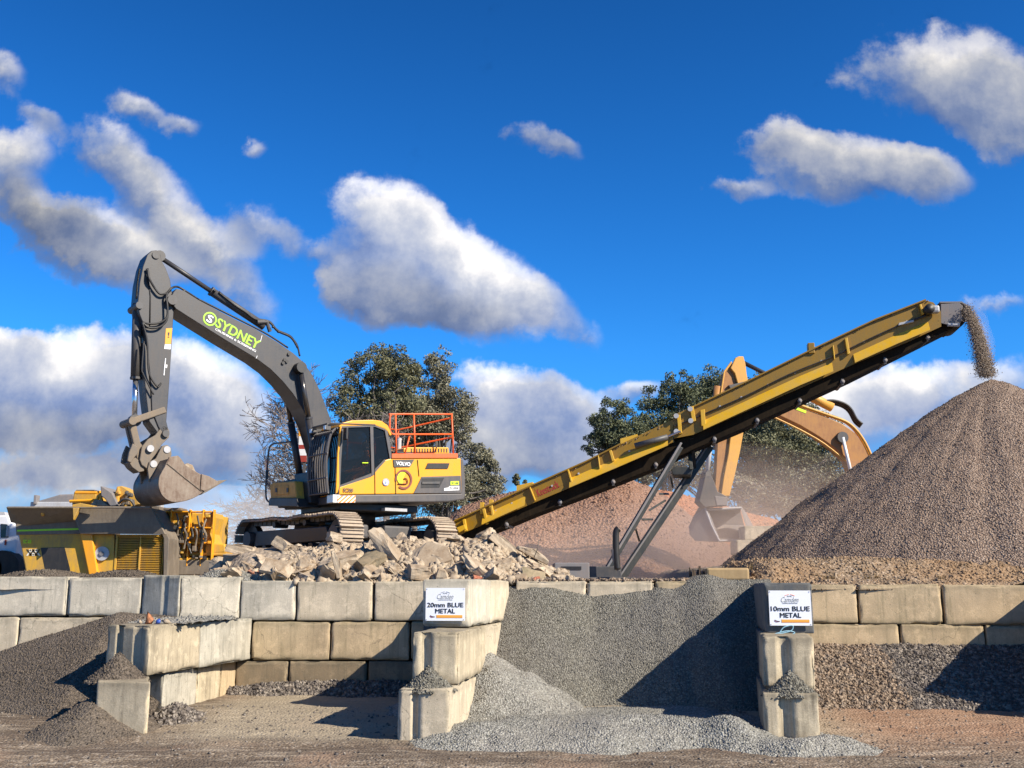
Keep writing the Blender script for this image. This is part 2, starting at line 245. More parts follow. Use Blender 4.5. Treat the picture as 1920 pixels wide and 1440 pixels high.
# ---------------------------------------------------------------- mesh helpers
class MB:
    def __init__(s): s.v = []; s.f = []
    def add(s, vs, fs):
        n = len(s.v); s.v += [Vector(v) for v in vs]; s.f += [tuple(i + n for i in f) for f in fs]; return s
    def box(s, c, ax, ay, az):        # centre + three half axes
        c, ax, ay, az = map(Vector, (c, ax, ay, az)); vs = [c + ax * i + ay * j + az * k for k in (-1, 1) for j in (-1, 1) for i in (-1, 1)]
        return s.add(vs, [(0, 2, 3, 1), (4, 5, 7, 6), (0, 1, 5, 4), (2, 6, 7, 3), (0, 4, 6, 2), (1, 3, 7, 5)])
    def prism(s, A, B):                # two matching outlines
        n = len(A); return s.add(list(A) + list(B), [tuple(range(n))[::-1], tuple(range(n, 2 * n))] + [(i, (i + 1) % n, n + (i + 1) % n, n + i) for i in range(n)])
    def tube(s, pts, r, n=8, cap=True):
        pts = [Vector(p) for p in pts]; rs = r if hasattr(r, '__len__') else [r] * len(pts)
        vs = []; u = None
        for i, p in enumerate(pts):
            d = (pts[min(i + 1, len(pts) - 1)] - pts[max(i - 1, 0)]).normalized()
            if u is None: u = d.cross(Vector((0, 0, 1))) if abs(d.z) < .9 else d.cross(Vector((0, 1, 0)))
            u = (u - d * u.dot(d)).normalized(); w = d.cross(u)
            vs += [p + (u * math.cos(2 * math.pi * k / n) + w * math.sin(2 * math.pi * k / n)) * rs[i] for k in range(n)]
        fs = [(i * n + k, i * n + (k + 1) % n, (i + 1) * n + (k + 1) % n, (i + 1) * n + k) for i in range(len(pts) - 1) for k in range(n)]
        if cap: fs += [tuple(range(n))[::-1], tuple(range((len(pts) - 1) * n, len(pts) * n))]
        return s.add(vs, fs)
    def build(s, name, mat, parent=None, smooth=False, bevel=0):
        me = bpy.data.meshes.new(name); me.from_pydata([tuple(v) for v in s.v], [], s.f); return link(name, me, mat, parent, smooth, bevel)
def link(name, me, mat, parent=None, smooth=False, bevel=0):
    o = bpy.data.objects.new(name, me); COL.objects.link(o)
    for mm in (mat if isinstance(mat, (list, tuple)) else [mat]): me.materials.append(MATS[mm])
    if smooth: me.polygons.foreach_set('use_smooth', [True] * len(me.polygons))
    bm = bmesh.new(); bm.from_mesh(me); bmesh.ops.recalc_face_normals(bm, faces=bm.faces) if len(me.polygons) < 20000 else None; bm.to_mesh(me); bm.free()
    if bevel:
        b = o.modifiers.new('bevel', 'BEVEL'); b.width = bevel; b.segments = 2; b.limit_method = 'ANGLE'; b.angle_limit = R(35); b.harden_normals = False
    if parent is not None:
        o.parent = parent; o.matrix_parent_inverse = Matrix.Translation(-Vector(parent.location))
    return o
def tag(o, label=None, cat=None, group=None, kind=None):
    for k, v in (('label', label), ('category', cat), ('group', group), ('kind', kind)):
        if v: o[k] = v
    return o
def thing(name, loc, label, cat, group=None):
    o = bpy.data.objects.new(name, None); COL.objects.link(o); o.location = loc; o.empty_display_size = .2
    return tag(o, label, cat, group)
def fastmesh(name, V_, F_, mat, parent=None, mi=None, smooth=False):
    me = bpy.data.meshes.new(name); V_ = np.asarray(V_, np.float32); F_ = np.asarray(F_, np.int32); k = F_.shape[1]
    me.vertices.add(len(V_)); me.vertices.foreach_set('co', V_.ravel()); me.loops.add(F_.size); me.loops.foreach_set('vertex_index', F_.ravel())
    me.polygons.add(len(F_)); me.polygons.foreach_set('loop_start', np.arange(0, F_.size, k, dtype=np.int32)); me.polygons.foreach_set('loop_total', np.full(len(F_), k, np.int32))
    if mi is not None: me.polygons.foreach_set('material_index', np.asarray(mi, np.int32))
    if smooth: me.polygons.foreach_set('use_smooth', np.ones(len(F_), bool))
    me.update(calc_edges=True); me.validate()
    o = bpy.data.objects.new(name, me); COL.objects.link(o)
    for mm in (mat if isinstance(mat, (list, tuple)) else [mat]): me.materials.append(MATS[mm])
    if parent is not None: o.parent = parent; o.matrix_parent_inverse = Matrix.Translation(-Vector(parent.location))
    return o
class Fr:   # a machine's own frame: a = forward, l = to its left, u = up
    def __init__(s, o, fx, fy): s.o = Vector(o); s.F = Vector((fx, fy, 0)).normalized(); s.L = Vector((-s.F.y, s.F.x, 0)); s.U = Vector((0, 0, 1))
    def w(s, a, l, u): return s.o + s.F * a + s.L * l + s.U * u
    def hit(s, px, py, l):            # local (a, u) where a sight line meets the plane at lateral offset l
        r = ray(px, py); p0 = s.w(0, l, 0); t = (p0 - EYE).dot(s.L) / r.dot(s.L); q = EYE + r * t - s.o; return q.dot(s.F), q.z
    def hita(s, px, py, a):           # local (l, u) on the plane a = const
        r = ray(px, py); p0 = s.w(a, 0, 0); t = (p0 - EYE).dot(s.F) / r.dot(s.F); q = EYE + r * t - s.o; return q.dot(s.L), q.z
    def plate(s, mb, pix, l0, l1, lt=None):       # outline measured on the plane lt, solid between l0 and l1
        lt = l1 if lt is None else lt; q = [s.hit(x, y, lt) for x, y in pix]
        return mb.prism([s.w(a, l0, u) for a, u in q], [s.w(a, l1, u) for a, u in q])
    def bx(s, mb, a0, a1, l0, l1, u0, u1):
        return mb.box(s.w((a0 + a1) / 2, (l0 + l1) / 2, (u0 + u1) / 2), s.F * ((a1 - a0) / 2), s.L * ((l1 - l0) / 2), s.U * ((u1 - u0) / 2))
def disc(mb, c, ax, r, h, n=16, r2=None):
    c = Vector(c); ax = Vector(ax).normalized(); return mb.tube([c - ax * h / 2, c + ax * h / 2], [r, r if r2 is None else r2], n)
def spline(pts, k=6):
    P = [Vector(p) for p in pts]; P = [P[0]] + P + [P[-1]]; out = []
    for i in range(1, len(P) - 2):
        for j in range(k):
            t = j / k; a, b, c, d = P[i - 1:i + 3]
            out.append(.5 * ((2 * b) + (c - a) * t + (2 * a - 5 * b + 4 * c - d) * t * t + (3 * b - a - 3 * c + d) * t ** 3))
    return out + [P[-2]]
def text(name, body, org, rx, up, h, wd, mat, parent, bold=0.0, align='CENTER', ex=.002, shear=0):
    cu = bpy.data.curves.new(name, 'FONT'); cu.body = body; cu.size = 1;  cu.extrude = .01; cu.align_x = 'LEFT'; cu.shear = shear; cu.resolution_u = 4
    o = bpy.data.objects.new('tmp', cu); COL.objects.link(o); bpy.context.view_layer.update()
    me = bpy.data.meshes.new_from_object(o.evaluated_get(bpy.context.evaluated_depsgraph_get())); bpy.data.objects.remove(o)
    co = np.array([v.co[:] for v in me.vertices]); mn, mx = co.min(0), co.max(0)
    rx, up = Vector(rx).normalized(), Vector(up).normalized(); nn = rx.cross(up)
    sy = h / (mx[1] - mn[1]); sxx = wd / (mx[0] - mn[0]) if wd else sy
    for v in me.vertices:
        x = (v.co.x - (mn[0] + mx[0]) / 2) * sxx; y = (v.co.y - (mn[1] + mx[1]) / 2) * sy
        v.co = Vector(org) + rx * x + up * y + nn * (v.co.z / .01 * ex)
    me.name = name; me.materials.clear()
    if bold:
        base = [v.co.copy() for v in me.vertices]; F0 = [tuple(p.vertices) for p in me.polygons]; vs, fs = [], []
        for i, (dx_, dy_) in enumerate(((0, 0), (1, 0), (-1, 0), (.5, .6), (-.5, -.6))):
            d_ = (rx * dx_ + up * dy_) * h * bold + nn * .0004 * i; n0 = len(vs); vs += [tuple(b_ + d_) for b_ in base]; fs += [tuple(k + n0 for k in f_) for f_ in F0]
        me = bpy.data.meshes.new(name); me.from_pydata(vs, [], fs)
    return link(name, me, mat, parent)
# value noise on arrays
def _h(ix, iy, s): 
    n = np.sin(ix * 127.1 + iy * 311.7 + s * 74.7) * 43758.5453; return n - np.floor(n)
def vn(x, y, s=0):
    x0 = np.floor(x); y0 = np.floor(y); fx = x - x0; fy = y - y0; fx = fx * fx * (3 - 2 * fx); fy = fy * fy * (3 - 2 * fy)
    return (_h(x0, y0, s) * (1 - fx) + _h(x0 + 1, y0, s) * fx) * (1 - fy) + (_h(x0, y0 + 1, s) * (1 - fx) + _h(x0 + 1, y0 + 1, s) * fx) * fy
def fbm(x, y, s=0, o=4):
    r = 0; a = .5
    for i in range(o): r = r + a * (vn(x, y, s + i) - .5) * 2; x = x * 2.03 + 7; y = y * 2.03 + 3; a *= .5
    return r
def sst(x, a, b): t = np.clip((x - a) / (b - a), 0, 1); return t * t * (3 - 2 * t)
def gridmesh(name, X, Y, Z, mat, parent=None, mask=None, smooth=True):
    ny, nx = X.shape; idx = np.arange(nx * ny).reshape(ny, nx)
    F_ = np.stack([idx[:-1, :-1], idx[:-1, 1:], idx[1:, 1:], idx[1:, :-1]], -1).reshape(-1, 4)
    if mask is not None:
        mm = (mask[:-1, :-1] | mask[:-1, 1:] | mask[1:, 1:] | mask[1:, :-1]).reshape(-1); F_ = F_[mm]
    return fastmesh(name, np.stack([X, Y, Z], -1).reshape(-1, 3), F_, mat, parent, smooth=smooth)
OCT = np.array([(1,0,0),(-1,0,0),(0,1,0),(0,-1,0),(0,0,1),(0,0,-1)], float)
CUB = np.array([(x,y,z) for x in (-1,1) for y in (-1,1) for z in (-1,1)], float) * .62
OF = np.array([(0,2,4),(2,1,4),(1,3,4),(3,0,4),(2,0,5),(1,2,5),(3,1,5),(0,3,5)])
def stones(P, size, flat_=.7):        # P n x 3 -> irregular little stones as one vertex / face set
    n = len(P); b = OCT[None] * (1 + rng.uniform(-.35, .35, (n, 6, 1))) + rng.uniform(-.25, .25, (n, 6, 3))
    s = np.asarray(size).reshape(-1, 1, 1) * np.ones((n, 1, 1)); sc = rng.uniform(.6, 1.25, (n, 1, 3)); b = b * s * sc
    q = rng.normal(size=(n, 4)); q /= np.linalg.norm(q, axis=1, keepdims=True); w, x, y, z = q.T
    Rm = np.stack([1-2*(y*y+z*z), 2*(x*y-z*w), 2*(x*z+y*w), 2*(x*y+z*w), 1-2*(x*x+z*z), 2*(y*z-x*w), 2*(x*z-y*w), 2*(y*z+x*w), 1-2*(x*x+y*y)], -1).reshape(n, 3, 3)
    V_ = np.einsum('nij,nkj->nki', Rm, b) + P[:, None]
    F_ = OF[None] + (np.arange(n) * 6)[:, None, None]
    return V_.reshape(-1, 3), F_.reshape(-1, 3)
def pile(name, X, Y, Z, nst, size, mat, label, cat='gravel pile', mask=None, kind='stuff', smooth=True):
    """a heap: its surface and the stones lying on it, one mesh"""
    ny, nx = X.shape; idx = np.arange(nx * ny).reshape(ny, nx); a, b_, c_, d_ = idx[:-1, :-1], idx[:-1, 1:], idx[1:, 1:], idx[1:, :-1]
    F_ = np.concatenate([np.stack([a, b_, c_], -1).reshape(-1, 3), np.stack([a, c_, d_], -1).reshape(-1, 3)])
    V_ = np.stack([X, Y, Z], -1).reshape(-1, 3)
    ok = None
    if mask is not None:
        mv = mask.reshape(-1); F_ = F_[mv[F_].any(1)]
    if nst:
        T = V_[F_]; ar = np.linalg.norm(np.cross(T[:, 1] - T[:, 0], T[:, 2] - T[:, 0]), axis=1); k = rng.choice(len(F_), nst, p=ar / ar.sum())
        u = rng.uniform(0, 1, (nst, 2)); u[u.sum(1) > 1] = 1 - u[u.sum(1) > 1]
        P = T[k, 0] + (T[k, 1] - T[k, 0]) * u[:, :1] + (T[k, 2] - T[k, 0]) * u[:, 1:]
        sz = size[0] + (size[1] - size[0]) * rng.uniform(0, 1, nst) ** 3
        sv, sf = stones(P, sz); F_ = np.concatenate([F_, sf + len(V_)]); V_ = np.concatenate([V_, sv])
    o = fastmesh(name, V_, F_, mat); return tag(o, label, cat, kind=kind)
def cblock(A, B, C, D, z0, z1, mat, label, group='stacked concrete blocks of the bay walls', grooves=(), wear=1.0, z1r=None, tilt=0, name='concrete_block', cat='concrete block'):
    """cast block on the footprint A B C D (front left, front right, back right, back left), worn edges, optional key grooves in the front"""
    A, B, C, D = [Vector((p[0], p[1])) for p in (A, B, C, D)]; W_ = (B - A).length; L_ = ((D - A).length + (C - B).length) / 2; H_ = z1 - z0
    def ts(L, ex=()):
        n = max(3, int(L / .11)); s = {0, .014, .035, .07, L - .07, L - .035, L - .014, L} | {.07 + (L - .14) * i / n for i in range(1, n)} | {e for e in ex if 0 < e < L}; return sorted(s)
    gx = [];
    for c_, w_, dp in grooves: gx += [c_ * W_ - w_ / 2, c_ * W_ - w_ / 3, c_ * W_, c_ * W_ + w_ / 3, c_ * W_ + w_ / 2]
    X, Y, Z = ts(W_, gx), ts(L_), ts(H_); vid = {}; vs = []; fs = []; seed = hash(label) % 991 + z0 * 3
    seed = sum(map(ord, label)) % 997
    r = .02
    def vert(x, y, z):
        k = (round(x, 4), round(y, 4), round(z, 4))
        if k in vid: return vid[k]
        q = Vector((min(max(x, r), W_ - r), min(max(y, r), L_ - r), min(max(z, r), H_ - r))); p = Vector((x, y, z)); d_ = p - q
        edge = sum(1 for e in d_ if abs(e) > 1e-6)
        if d_.length > r: p = q + d_.normalized() * r
        wp = Vector((A.x + x, A.y + y, z0 + z)) + Vector((seed, 0, seed * .3))
        n_ = mnoise.fractal(wp * 2.2, 1, 2, 4); n3 = mnoise.noise(wp * 5.1); p += d_.normalized() * n_ * .010 if d_.length else Vector()
        if edge >= 2: p -= d_.normalized() * max(0, n3 + .0) * .08 * wear; p -= d_.normalized() * max(0, mnoise.noise(wp * 1.7) - .2) * .16 * wear
        if y < .02:
            for c_, w_, dp in grooves:
                e = abs(x - c_ * W_) / (w_ / 2)
                if e < .99: p.y += dp * min(1, (1 - e) * 2.2)
        fx, fy = p.x / W_, p.y / L_
        g2 = A.lerp(B, fx).lerp(D.lerp(C, fx), fy); zz = z0 + p.z + tilt * (fx - .5) * W_
        vid[k] = len(vs); vs.append((g2.x, g2.y, zz)); return vid[k]
    def face(P, Q, fn, flip):
        for i in range(len(P) - 1):
            for j in range(len(Q) - 1):
                f_ = [vert(*fn(P[i], Q[j])), vert(*fn(P[i + 1], Q[j])), vert(*fn(P[i + 1], Q[j + 1])), vert(*fn(P[i], Q[j + 1]))]; fs.append(f_[::-1] if flip else f_)
    face(X, Z, lambda a, b: (a, 0, b), False); face(X, Z, lambda a, b: (a, L_, b), True); face(Y, Z, lambda a, b: (0, a, b), True); face(Y, Z, lambda a, b: (W_, a, b), False)
    face(X, Y, lambda a, b: (a, b, H_), False); face(X, Y, lambda a, b: (a, b, 0), True)
    o = fastmesh(name, vs, fs, mat, smooth=True); return tag(o, label, cat, group)
# ================================================================ THE SETTING
def wallp(px):
    r = ray(px, 1097).x; D = 19.75 / (1 + .08 * r); return Vector((r * D, D))
WN = Vector((.08, 1)).normalized()
def Dw(x): return 19.75 - .08 * x
def gnd(x, y):
    return .24 * sst(y, 11.5, 18.5) + .05 * fbm(x * .5, y * .9, 3, 5) + .024 * fbm(x * 2.6, y * 3.4, 9, 4) + .012 * np.sin(y * 5.1 + .35 * x + 2 * vn(x * .4, y * .4, 5)) * sst(y, 11, 12.5) * (1 - sst(y, 14, 15.5))
def axis(a, b, f, far, n=14):       # fine spacing inside a..b, growing outside
    m = np.arange(a, b + f / 2, f); g = np.geomspace(1, far, n); return np.concatenate([(a - g)[::-1], m, b + g])
xs = axis(-12, 12, .06, 2500); ys = np.concatenate([-np.geomspace(3000, 2, 14), np.arange(0, 10, .5), np.arange(10, 21.3, .055)])
X, Y = np.meshgrid(xs, ys); Z = np.where((np.abs(X) < 60) & (Y > -50), gnd(X, Y), 0.0)
tag(gridmesh('ground', X, Y, Z, 'yard_ground'), kind='structure')
def terr(x, y):
    pl = sst(x, -6.5 - .24 * (y - 22), -5.5 - .24 * (y - 22)) * (1 - sst(x, -.6, 1.6)) * sst(y, 19.9, 22.0) * (1 - sst(y, 31, 36))
    bk = sst(x, 4.3, 5.0) * sst(y, 19.2, 21.3) * (1 - sst(y, 34, 40))
    near = (np.abs(x) < 60) & (y < 90)
    return 2.12 + np.where(near, .84 * pl + .53 * bk + .03 * fbm(x * .7, y * .7, 4, 4) + .02 * fbm(x * 4, y * 4, 8, 2), 0)
xs = axis(-16, 16, .16, 2500); ys = np.concatenate([np.arange(20.3, 40, .16), 40 + np.geomspace(1, 3500, 26)])
X, Y = np.meshgrid(xs, ys); Z = terr(X, Y)
Z = np.where(Y < 20.31, 2.12, Z); Y = np.where(Y < 20.31, Dw(np.clip(X, -14, 14)) + .35, Y)
o = gridmesh('ground', X, Y, Z, 'dusty_ground'); o.name = 'upper_ground'; tag(o, kind='structure')

# packed fill behind the blocks
mb = MB(); fx = [-60] + list(np.arange(-14, 14.1, 2)) + [60]
mb.prism([Vector((x, Dw(x) + .62, -.2)) for x in fx] + [Vector((60, 21.2, -.2)), Vector((-60, 25.2, -.2))], [Vector((x, Dw(x) + .62, 2.08)) for x in fx] + [Vector((60, 21.2, 2.08)), Vector((-60, 25.2, 2.08))])
tag(mb.build('packed_earth', 'sand_dark'), kind='structure')
# ---------------------------------------------------------------- back wall blocks
def wb(x0, x1, y0, y1, mat, label, **k):
    A, B = wallp(x0), wallp(x1); xm = (x0 + x1) / 2
    z1 = at(xm, y0, wallp(xm).y).z; z0 = at(xm, y1, wallp(xm).y).z
    return cblock(A, B, B + WN * .75, A + WN * .75, z0, z1, mat, label, **k)
G = 1.4
for a in [
 (-190, -37, 1079, 1155, 'concrete_pale', 'pale block of the top row cut by the left picture edge'),
 (-34, 126, 1081, 1155, 'concrete_pale', 'pale grey block at the far left end of the top row'),
 (129, 265, 1083, 1156, 'concrete_pale', 'pale block with a thin dark scratch, second from the left in the top row'),
 (452, 554, 1089, 1163, 'concrete_pale', 'greenish grey block in the top row left of the cream one'),
 (558, 698, 1090, 1164, 'concrete_cream', 'cream block in the top row midway between the sign and the left pier'),
 (703, 880, 1090, 1164, 'concrete_cream', 'cream block in the top row right against the 20mm sign block'),
 (968, 1098, 1090, 1164, 'concrete_cream', 'block in the top row nearly buried by grey gravel, right of the sign pier'),
 (1101, 1226, 1090, 1164, 'concrete_cream', 'cream block edge showing above the middle of the grey gravel slope'),
 (1229, 1292, 1090, 1164, 'concrete_tan', 'block edge above the grey gravel under loose stones'),
 (1296, 1405, 1093, 1166, 'concrete_tan', 'buried block behind gravel next to the 10mm sign pier'),
 (1412, 1605, 1096, 1168, 'concrete_tan', 'tan block in the top row right beside the 10mm sign'),
 (1609, 1763, 1096, 1170, 'concrete_tan', 'tan block in the top row, middle of the right bay'),
 (1768, 1926, 1097, 1172, 'concrete_tan', 'tan block of the top row at the right picture edge, part in shade'),
 (1930, 2088, 1098, 1173, 'concrete_tan', 'block beyond the right picture edge'),
 (-60, 40, 1157, 1232, 'concrete_cream', 'pinkish cream block low at the left picture edge'),
 (43, 205, 1158, 1232, 'concrete_cream', 'pinkish cream block half buried behind the dark heap'),
 (477, 621, 1166, 1238, 'concrete_tan', 'tan block of the second row right of the left pier'),
 (624, 769, 1166, 1238, 'concrete_tan', 'tan block of the second row with the slanting shadow edge'),
 (773, 905, 1166, 1238, 'concrete_tan', 'shaded block of the second row behind the sign pier'),
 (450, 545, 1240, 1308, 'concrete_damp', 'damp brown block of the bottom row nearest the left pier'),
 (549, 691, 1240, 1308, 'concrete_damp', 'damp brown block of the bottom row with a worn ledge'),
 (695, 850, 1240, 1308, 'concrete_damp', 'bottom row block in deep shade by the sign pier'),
 (1440, 1679, 1170, 1245, 'concrete_tan', 'tan block of the second row right of the 10mm sign pier'),
 (1684, 1838, 1171, 1246, 'concrete_tan', 'tan block of the second row above the grey stones, middle of the right bay'),
 (1842, 2005, 1173, 1248, 'concrete_tan', 'shaded second row block at the right picture edge')]:
    wb(*a)
def P2(px, D): r = ray(px, 1097).x; return Vector((r * D, D))
def rel(p, dx, dy): return Vector((p.x + dx, p.y + dy))
def zz(py, D): return at(960, py, D).z
PG = 'stacked concrete blocks of the bay walls'
# left pier
c = P2(337, 19.95); A = wallp(268)
cblock(A, c, rel(c, .1, .9), rel(A, .1, .8), 1.56, 2.385, 'concrete_stained', 'streaked grey end block on top of the left pier', grooves=((.62, .16, .02),), tilt=-.01)
B = wallp(450); cblock(rel(c, .012, .012), B, rel(B, .05, .8), rel(c, .1, .9), 1.565, 2.345, 'concrete_pale', 'pale block on top of the left pier facing the middle bay', wear=.7)
a, c = P2(208, 16.75), P2(287, 16.35); e = wallp(476); m = c.lerp(e, .45)
cblock(a, c, m, rel(m, -.78, .1), .84, 1.59, 'concrete_pier', 'grooved end block in the middle of the left pier', grooves=((.3, .14, .09), (.72, .2, .03)), wear=1.4)
cblock(rel(m, .004, .02), e, rel(e, -.6, .5), rel(m, -.7, .2), .83, 1.585, 'concrete_stained', 'cracked pale block in the middle of the left pier, nearest the back wall')
a, c = P2(196, 15.5), P2(294, 15.35)
cblock(a, c, rel(c, -.36, 1.0), rel(a, -.36, 1.1), .02, .84, 'concrete_pier', 'squat block at the foot of the left pier under dark gravel', wear=1.8)
s0 = P2(318, 17.0); e = wallp(450)
for i, (t0, t1, mt, lb) in enumerate([(0, .42, 'concrete_stained', 'worn pale block at the foot of the left pier beside the gap'), (.43, .76, 'concrete_pier', 'narrow cream block at the foot of the left pier, middle of three'), (.77, 1, 'concrete_tan', 'rounded tan block at the foot of the left pier, touching the back wall')]):
    p, q = s0.lerp(e, t0), s0.lerp(e, t1); cblock(p, q, rel(q, -.6, .35), rel(p, -.6, .35), .12, .825, mt, lb, wear=1.6)
# pier with the 20mm sign
def pier(rows, mats, labs, grooves):
    for (xl, xr, D, zt, zb, xw), mt, lb, gr in zip(rows, mats, labs, grooves):
        A, B = P2(xl, D + .07), P2(xr, D); E = wallp(xw); E = rel(E, 0, -.03); n = (E - B); m = B + n * .5
        w = B - A; cblock(A, B, m, m - w, zb, zt, mt[0], lb[0], grooves=gr, wear=1.1)
        m2 = B + n * .505; cblock(rel(m2 - w, 0, 0), m2, E, E - w, zb + .004, zt - .006, mt[1], lb[1])
pier([(793, 880, 16.8, 2.29, 1.555, 955), (776, 862, 15.2, 1.54, .82, 948), (750, 846, 14.7, .81, .06, 940)],
     [('concrete_pale', 'concrete_cream'), ('concrete_pier', 'concrete_cream'), ('concrete_cream', 'concrete_cream')],
     [('grey block carrying the 20mm BLUE METAL sign', 'smooth pale block behind the 20mm sign block, touching the gravel'), ('stained grooved block right under the 20mm sign block', 'cream side block in the middle of the sign pier beside the gravel'), ('cream grooved block at the foot of the 20mm sign pier', 'buried foot block of the 20mm sign pier beside the pale gravel')],
     [(), ((.28, .16, .06),), ((.33, .1, .07),)])
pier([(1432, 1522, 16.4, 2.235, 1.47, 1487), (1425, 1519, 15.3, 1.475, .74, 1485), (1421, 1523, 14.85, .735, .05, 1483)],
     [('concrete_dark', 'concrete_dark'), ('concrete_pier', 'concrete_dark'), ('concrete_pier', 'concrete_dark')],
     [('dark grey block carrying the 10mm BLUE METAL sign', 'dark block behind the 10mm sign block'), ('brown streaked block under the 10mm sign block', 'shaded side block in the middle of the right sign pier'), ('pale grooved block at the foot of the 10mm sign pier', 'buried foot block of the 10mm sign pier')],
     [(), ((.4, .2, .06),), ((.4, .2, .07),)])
pier([(2022, 2110, 16.4, 2.27, 1.52, 2036), (2045, 2135, 15.9, 1.515, .77, 2034), (2055, 2145, 15.6, .765, .02, 2032)],
     [('concrete_tan', 'concrete_tan')] * 3, [('top front block of the pier beyond the right picture edge', 'top rear block of the pier beyond the right picture edge'), ('middle front block of the pier beyond the right picture edge', 'middle rear block of the pier beyond the right picture edge'), ('foot front block of the pier beyond the right picture edge', 'foot rear block of the pier beyond the right picture edge')], [(), (), ()])
# ---------------------------------------------------------------- signs
def sign(px0, px1, py0, py1, D, first):
    p = at((px0 + px1) / 2, (py0 + py1) / 2, D); lab = 'white %s BLUE METAL sign on the %s pier' % (first, 'left' if first == '20mm' else 'right')
    t = thing('sign_board', p, lab, 'sign', 'stockpile signs on the piers')
    sl = -.05; rx = Vector((1, -.07 / .75, 0)).normalized(); up = Vector((0, 0, 1)); nn = rx.cross(up)
    w, h = (px1 - px0) / 1986 * D, (py1 - py0) / 1986 * D
    MB().box(p + nn * .0, rx * w / 2, up * h / 2, nn * .006).build('board', 'sign_white', t)
    q = lambda x, y: p + rx * x * w + up * y * h + nn * .0075
    text('lettering', first + ' BLUE', q(0, -.02), rx, up, h * .135, w * .92, 'black_ink', t, .032)
    text('lettering', 'METAL', q(0, -.205), rx, up, h * .135, w * .5, 'black_ink', t, .032)
    text('logo', 'Camden', q(0, .24), rx, up, h * .15, w * .42, 'grey_ink', t, .0, shear=.4)
    for s_ in (-1, 1): MB().tube(spline([q(s_ * .02, .385), q(s_ * .07, .37), q(s_ * .12, .345)], 4), .004, 4).build('emblem', 'grey_ink' if first == '20mm' else 'orange_bright', t)
    text('small_lettering', 'SOIL', q(0, .335), rx, up, h * .035, w * .12, 'grey_ink', t)
    text('small_lettering', 'LANDSCAPE SUPPLIES', q(0, .135), rx, up, h * .028, w * .36, 'grey_ink', t)
    MB().box(q(.11, -.37), rx * w * .33, up * h * .045, nn * .002).build('orange_bar', 'bar_orange', t)
    MB().tube(spline([q(-.38, -.34), q(-.33, -.37), q(-.26, -.385)], 4), .005, 4).build('emblem', 'black_ink', t)
    MB().tube(spline([q(-.39, -.36), q(-.34, -.40), q(-.28, -.39)], 4), .004, 4).build('emblem', 'red_ink', t)
    for i in (-1, 1):
        for j in (-1, 1): disc(MB(), q(i * .47, j * .465), nn, .008, .008, 8).build('screw', 'grey_metal', t)
sign(798, 872, 1103, 1163, 16.80, '20mm'); sign(1443, 1520, 1108, 1172, 16.385, '10mm')
# blue cord left hanging under the right sign
q = lambda x, y: at(x, y, 16.28)
tag(MB().tube(spline([q(1462,1186), q(1470,1176), q(1486,1173), q(1484,1182), q(1468,1187), q(1452,1189), q(1475,1183), q(1490,1186), q(1482,1191)], 6), .008, 6).build('cord', 'cord_blue'), 'pale blue cord looped under the 10mm sign', 'cord')
# ---------------------------------------------------------------- gravel bays
def G2(x0, x1, y0, y1, s): return np.meshgrid(np.arange(x0, x1, s), np.arange(y0, y1, s))
X, Y = G2(-1.6, 4.75, 13.8, 20.3, .045); wx = Dw(X)
top = 2.13 + .07 * np.sin(X * 2.2 + 1) + .05 * fbm(X * 2, Y * 0 + 2, 2) + .22 * sst(X, 3.0, 3.7)
Z = top - .97 * (wx + .05 - Y) + .05 * fbm(X * .9, Y * .9, 6) + .02 * fbm(X * 4, Y * 4, 5, 3)
Z = np.where(Y > wx + .05, np.minimum(Z, top), Z); Gd = gnd(X, Y)
pile('gravel_pile', X, Y, Z, 14000, (.009, .019), 'gravel_grey', 'steep grey gravel slope filling the bay between the two signs', mask=Z > Gd - .05)
X, Y = G2(-2.6, 6.2, 12.7, 18.8, .045); Gd = gnd(X, Y); X0, Y0 = X, Y; X = X0 + .35 * fbm(X0 * 1.3, Y0 * 1.3, 51); Y = Y0 + .3 * fbm(X0 * 1.6, Y0 * 1.6, 61)
r1 = np.hypot((X + .30) * .92, Y - 17.5); cone = 1.12 - .60 * r1
def blob(cx, cy, rx, ry, h): return h * np.exp(-(((X - cx) / rx) ** 2 + ((Y - cy) / ry) ** 2) ** 1.2)
lay = blob(1.5, 16.6, 2.5, 1.15, .15) + blob(.9, 15.3, 2.0, .9, .20) + blob(2.6, 15.1, 1.6, .6, .16) + blob(3.0, 14.9, .45, .35, .20) + blob(3.9, 14.3, .75, .34, .2) + blob(-.6, 14.9, .7, .4, .13) + blob(4.4, 14.3, .6, .18, .05) + blob(1.2, 14.5, 2.0, .3, .05)
X, Y = X0, Y0; Z = np.maximum(Gd - .06 + lay + .03 * fbm(X * 1.1, Y * 3, 71), cone) + .035 * fbm(X * 2.3, Y * 2.3, 1, 4) * (lay + .3) + .012 * fbm(X * 9, Y * 9, 2, 2)
pile('gravel_pile', X, Y, Z, 9000, (.009, .022), 'gravel_light', 'pale grey gravel spilled at the foot of the sign pier and across the bay mouth', mask=Z > Gd)
X, Y = G2(4.2, 11.5, 15.4, 20, .045); wx = Dw(X); Gd = gnd(X, Y)
Z = 1.13 + .05 * fbm(X * 1.1, Y, 3) - .47 * (wx - Y) ** 1.03 + .05 * fbm(X * 1.3, Y * 1.3, 12) ; Z = np.where(Y > wx, 1.1, Z)
Z = np.where(np.isnan(Z), 1.1, Z)
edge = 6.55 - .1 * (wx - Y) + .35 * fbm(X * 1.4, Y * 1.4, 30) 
pile('gravel_pile', X, Y, np.where(X < edge, Z + .02, Z - .06), 15000, (.018, .046), 'gravel_red', 'coarse brown stones heaped in the right bay beside the 10mm sign pier', mask=(X < edge) & (Z > Gd - .04))
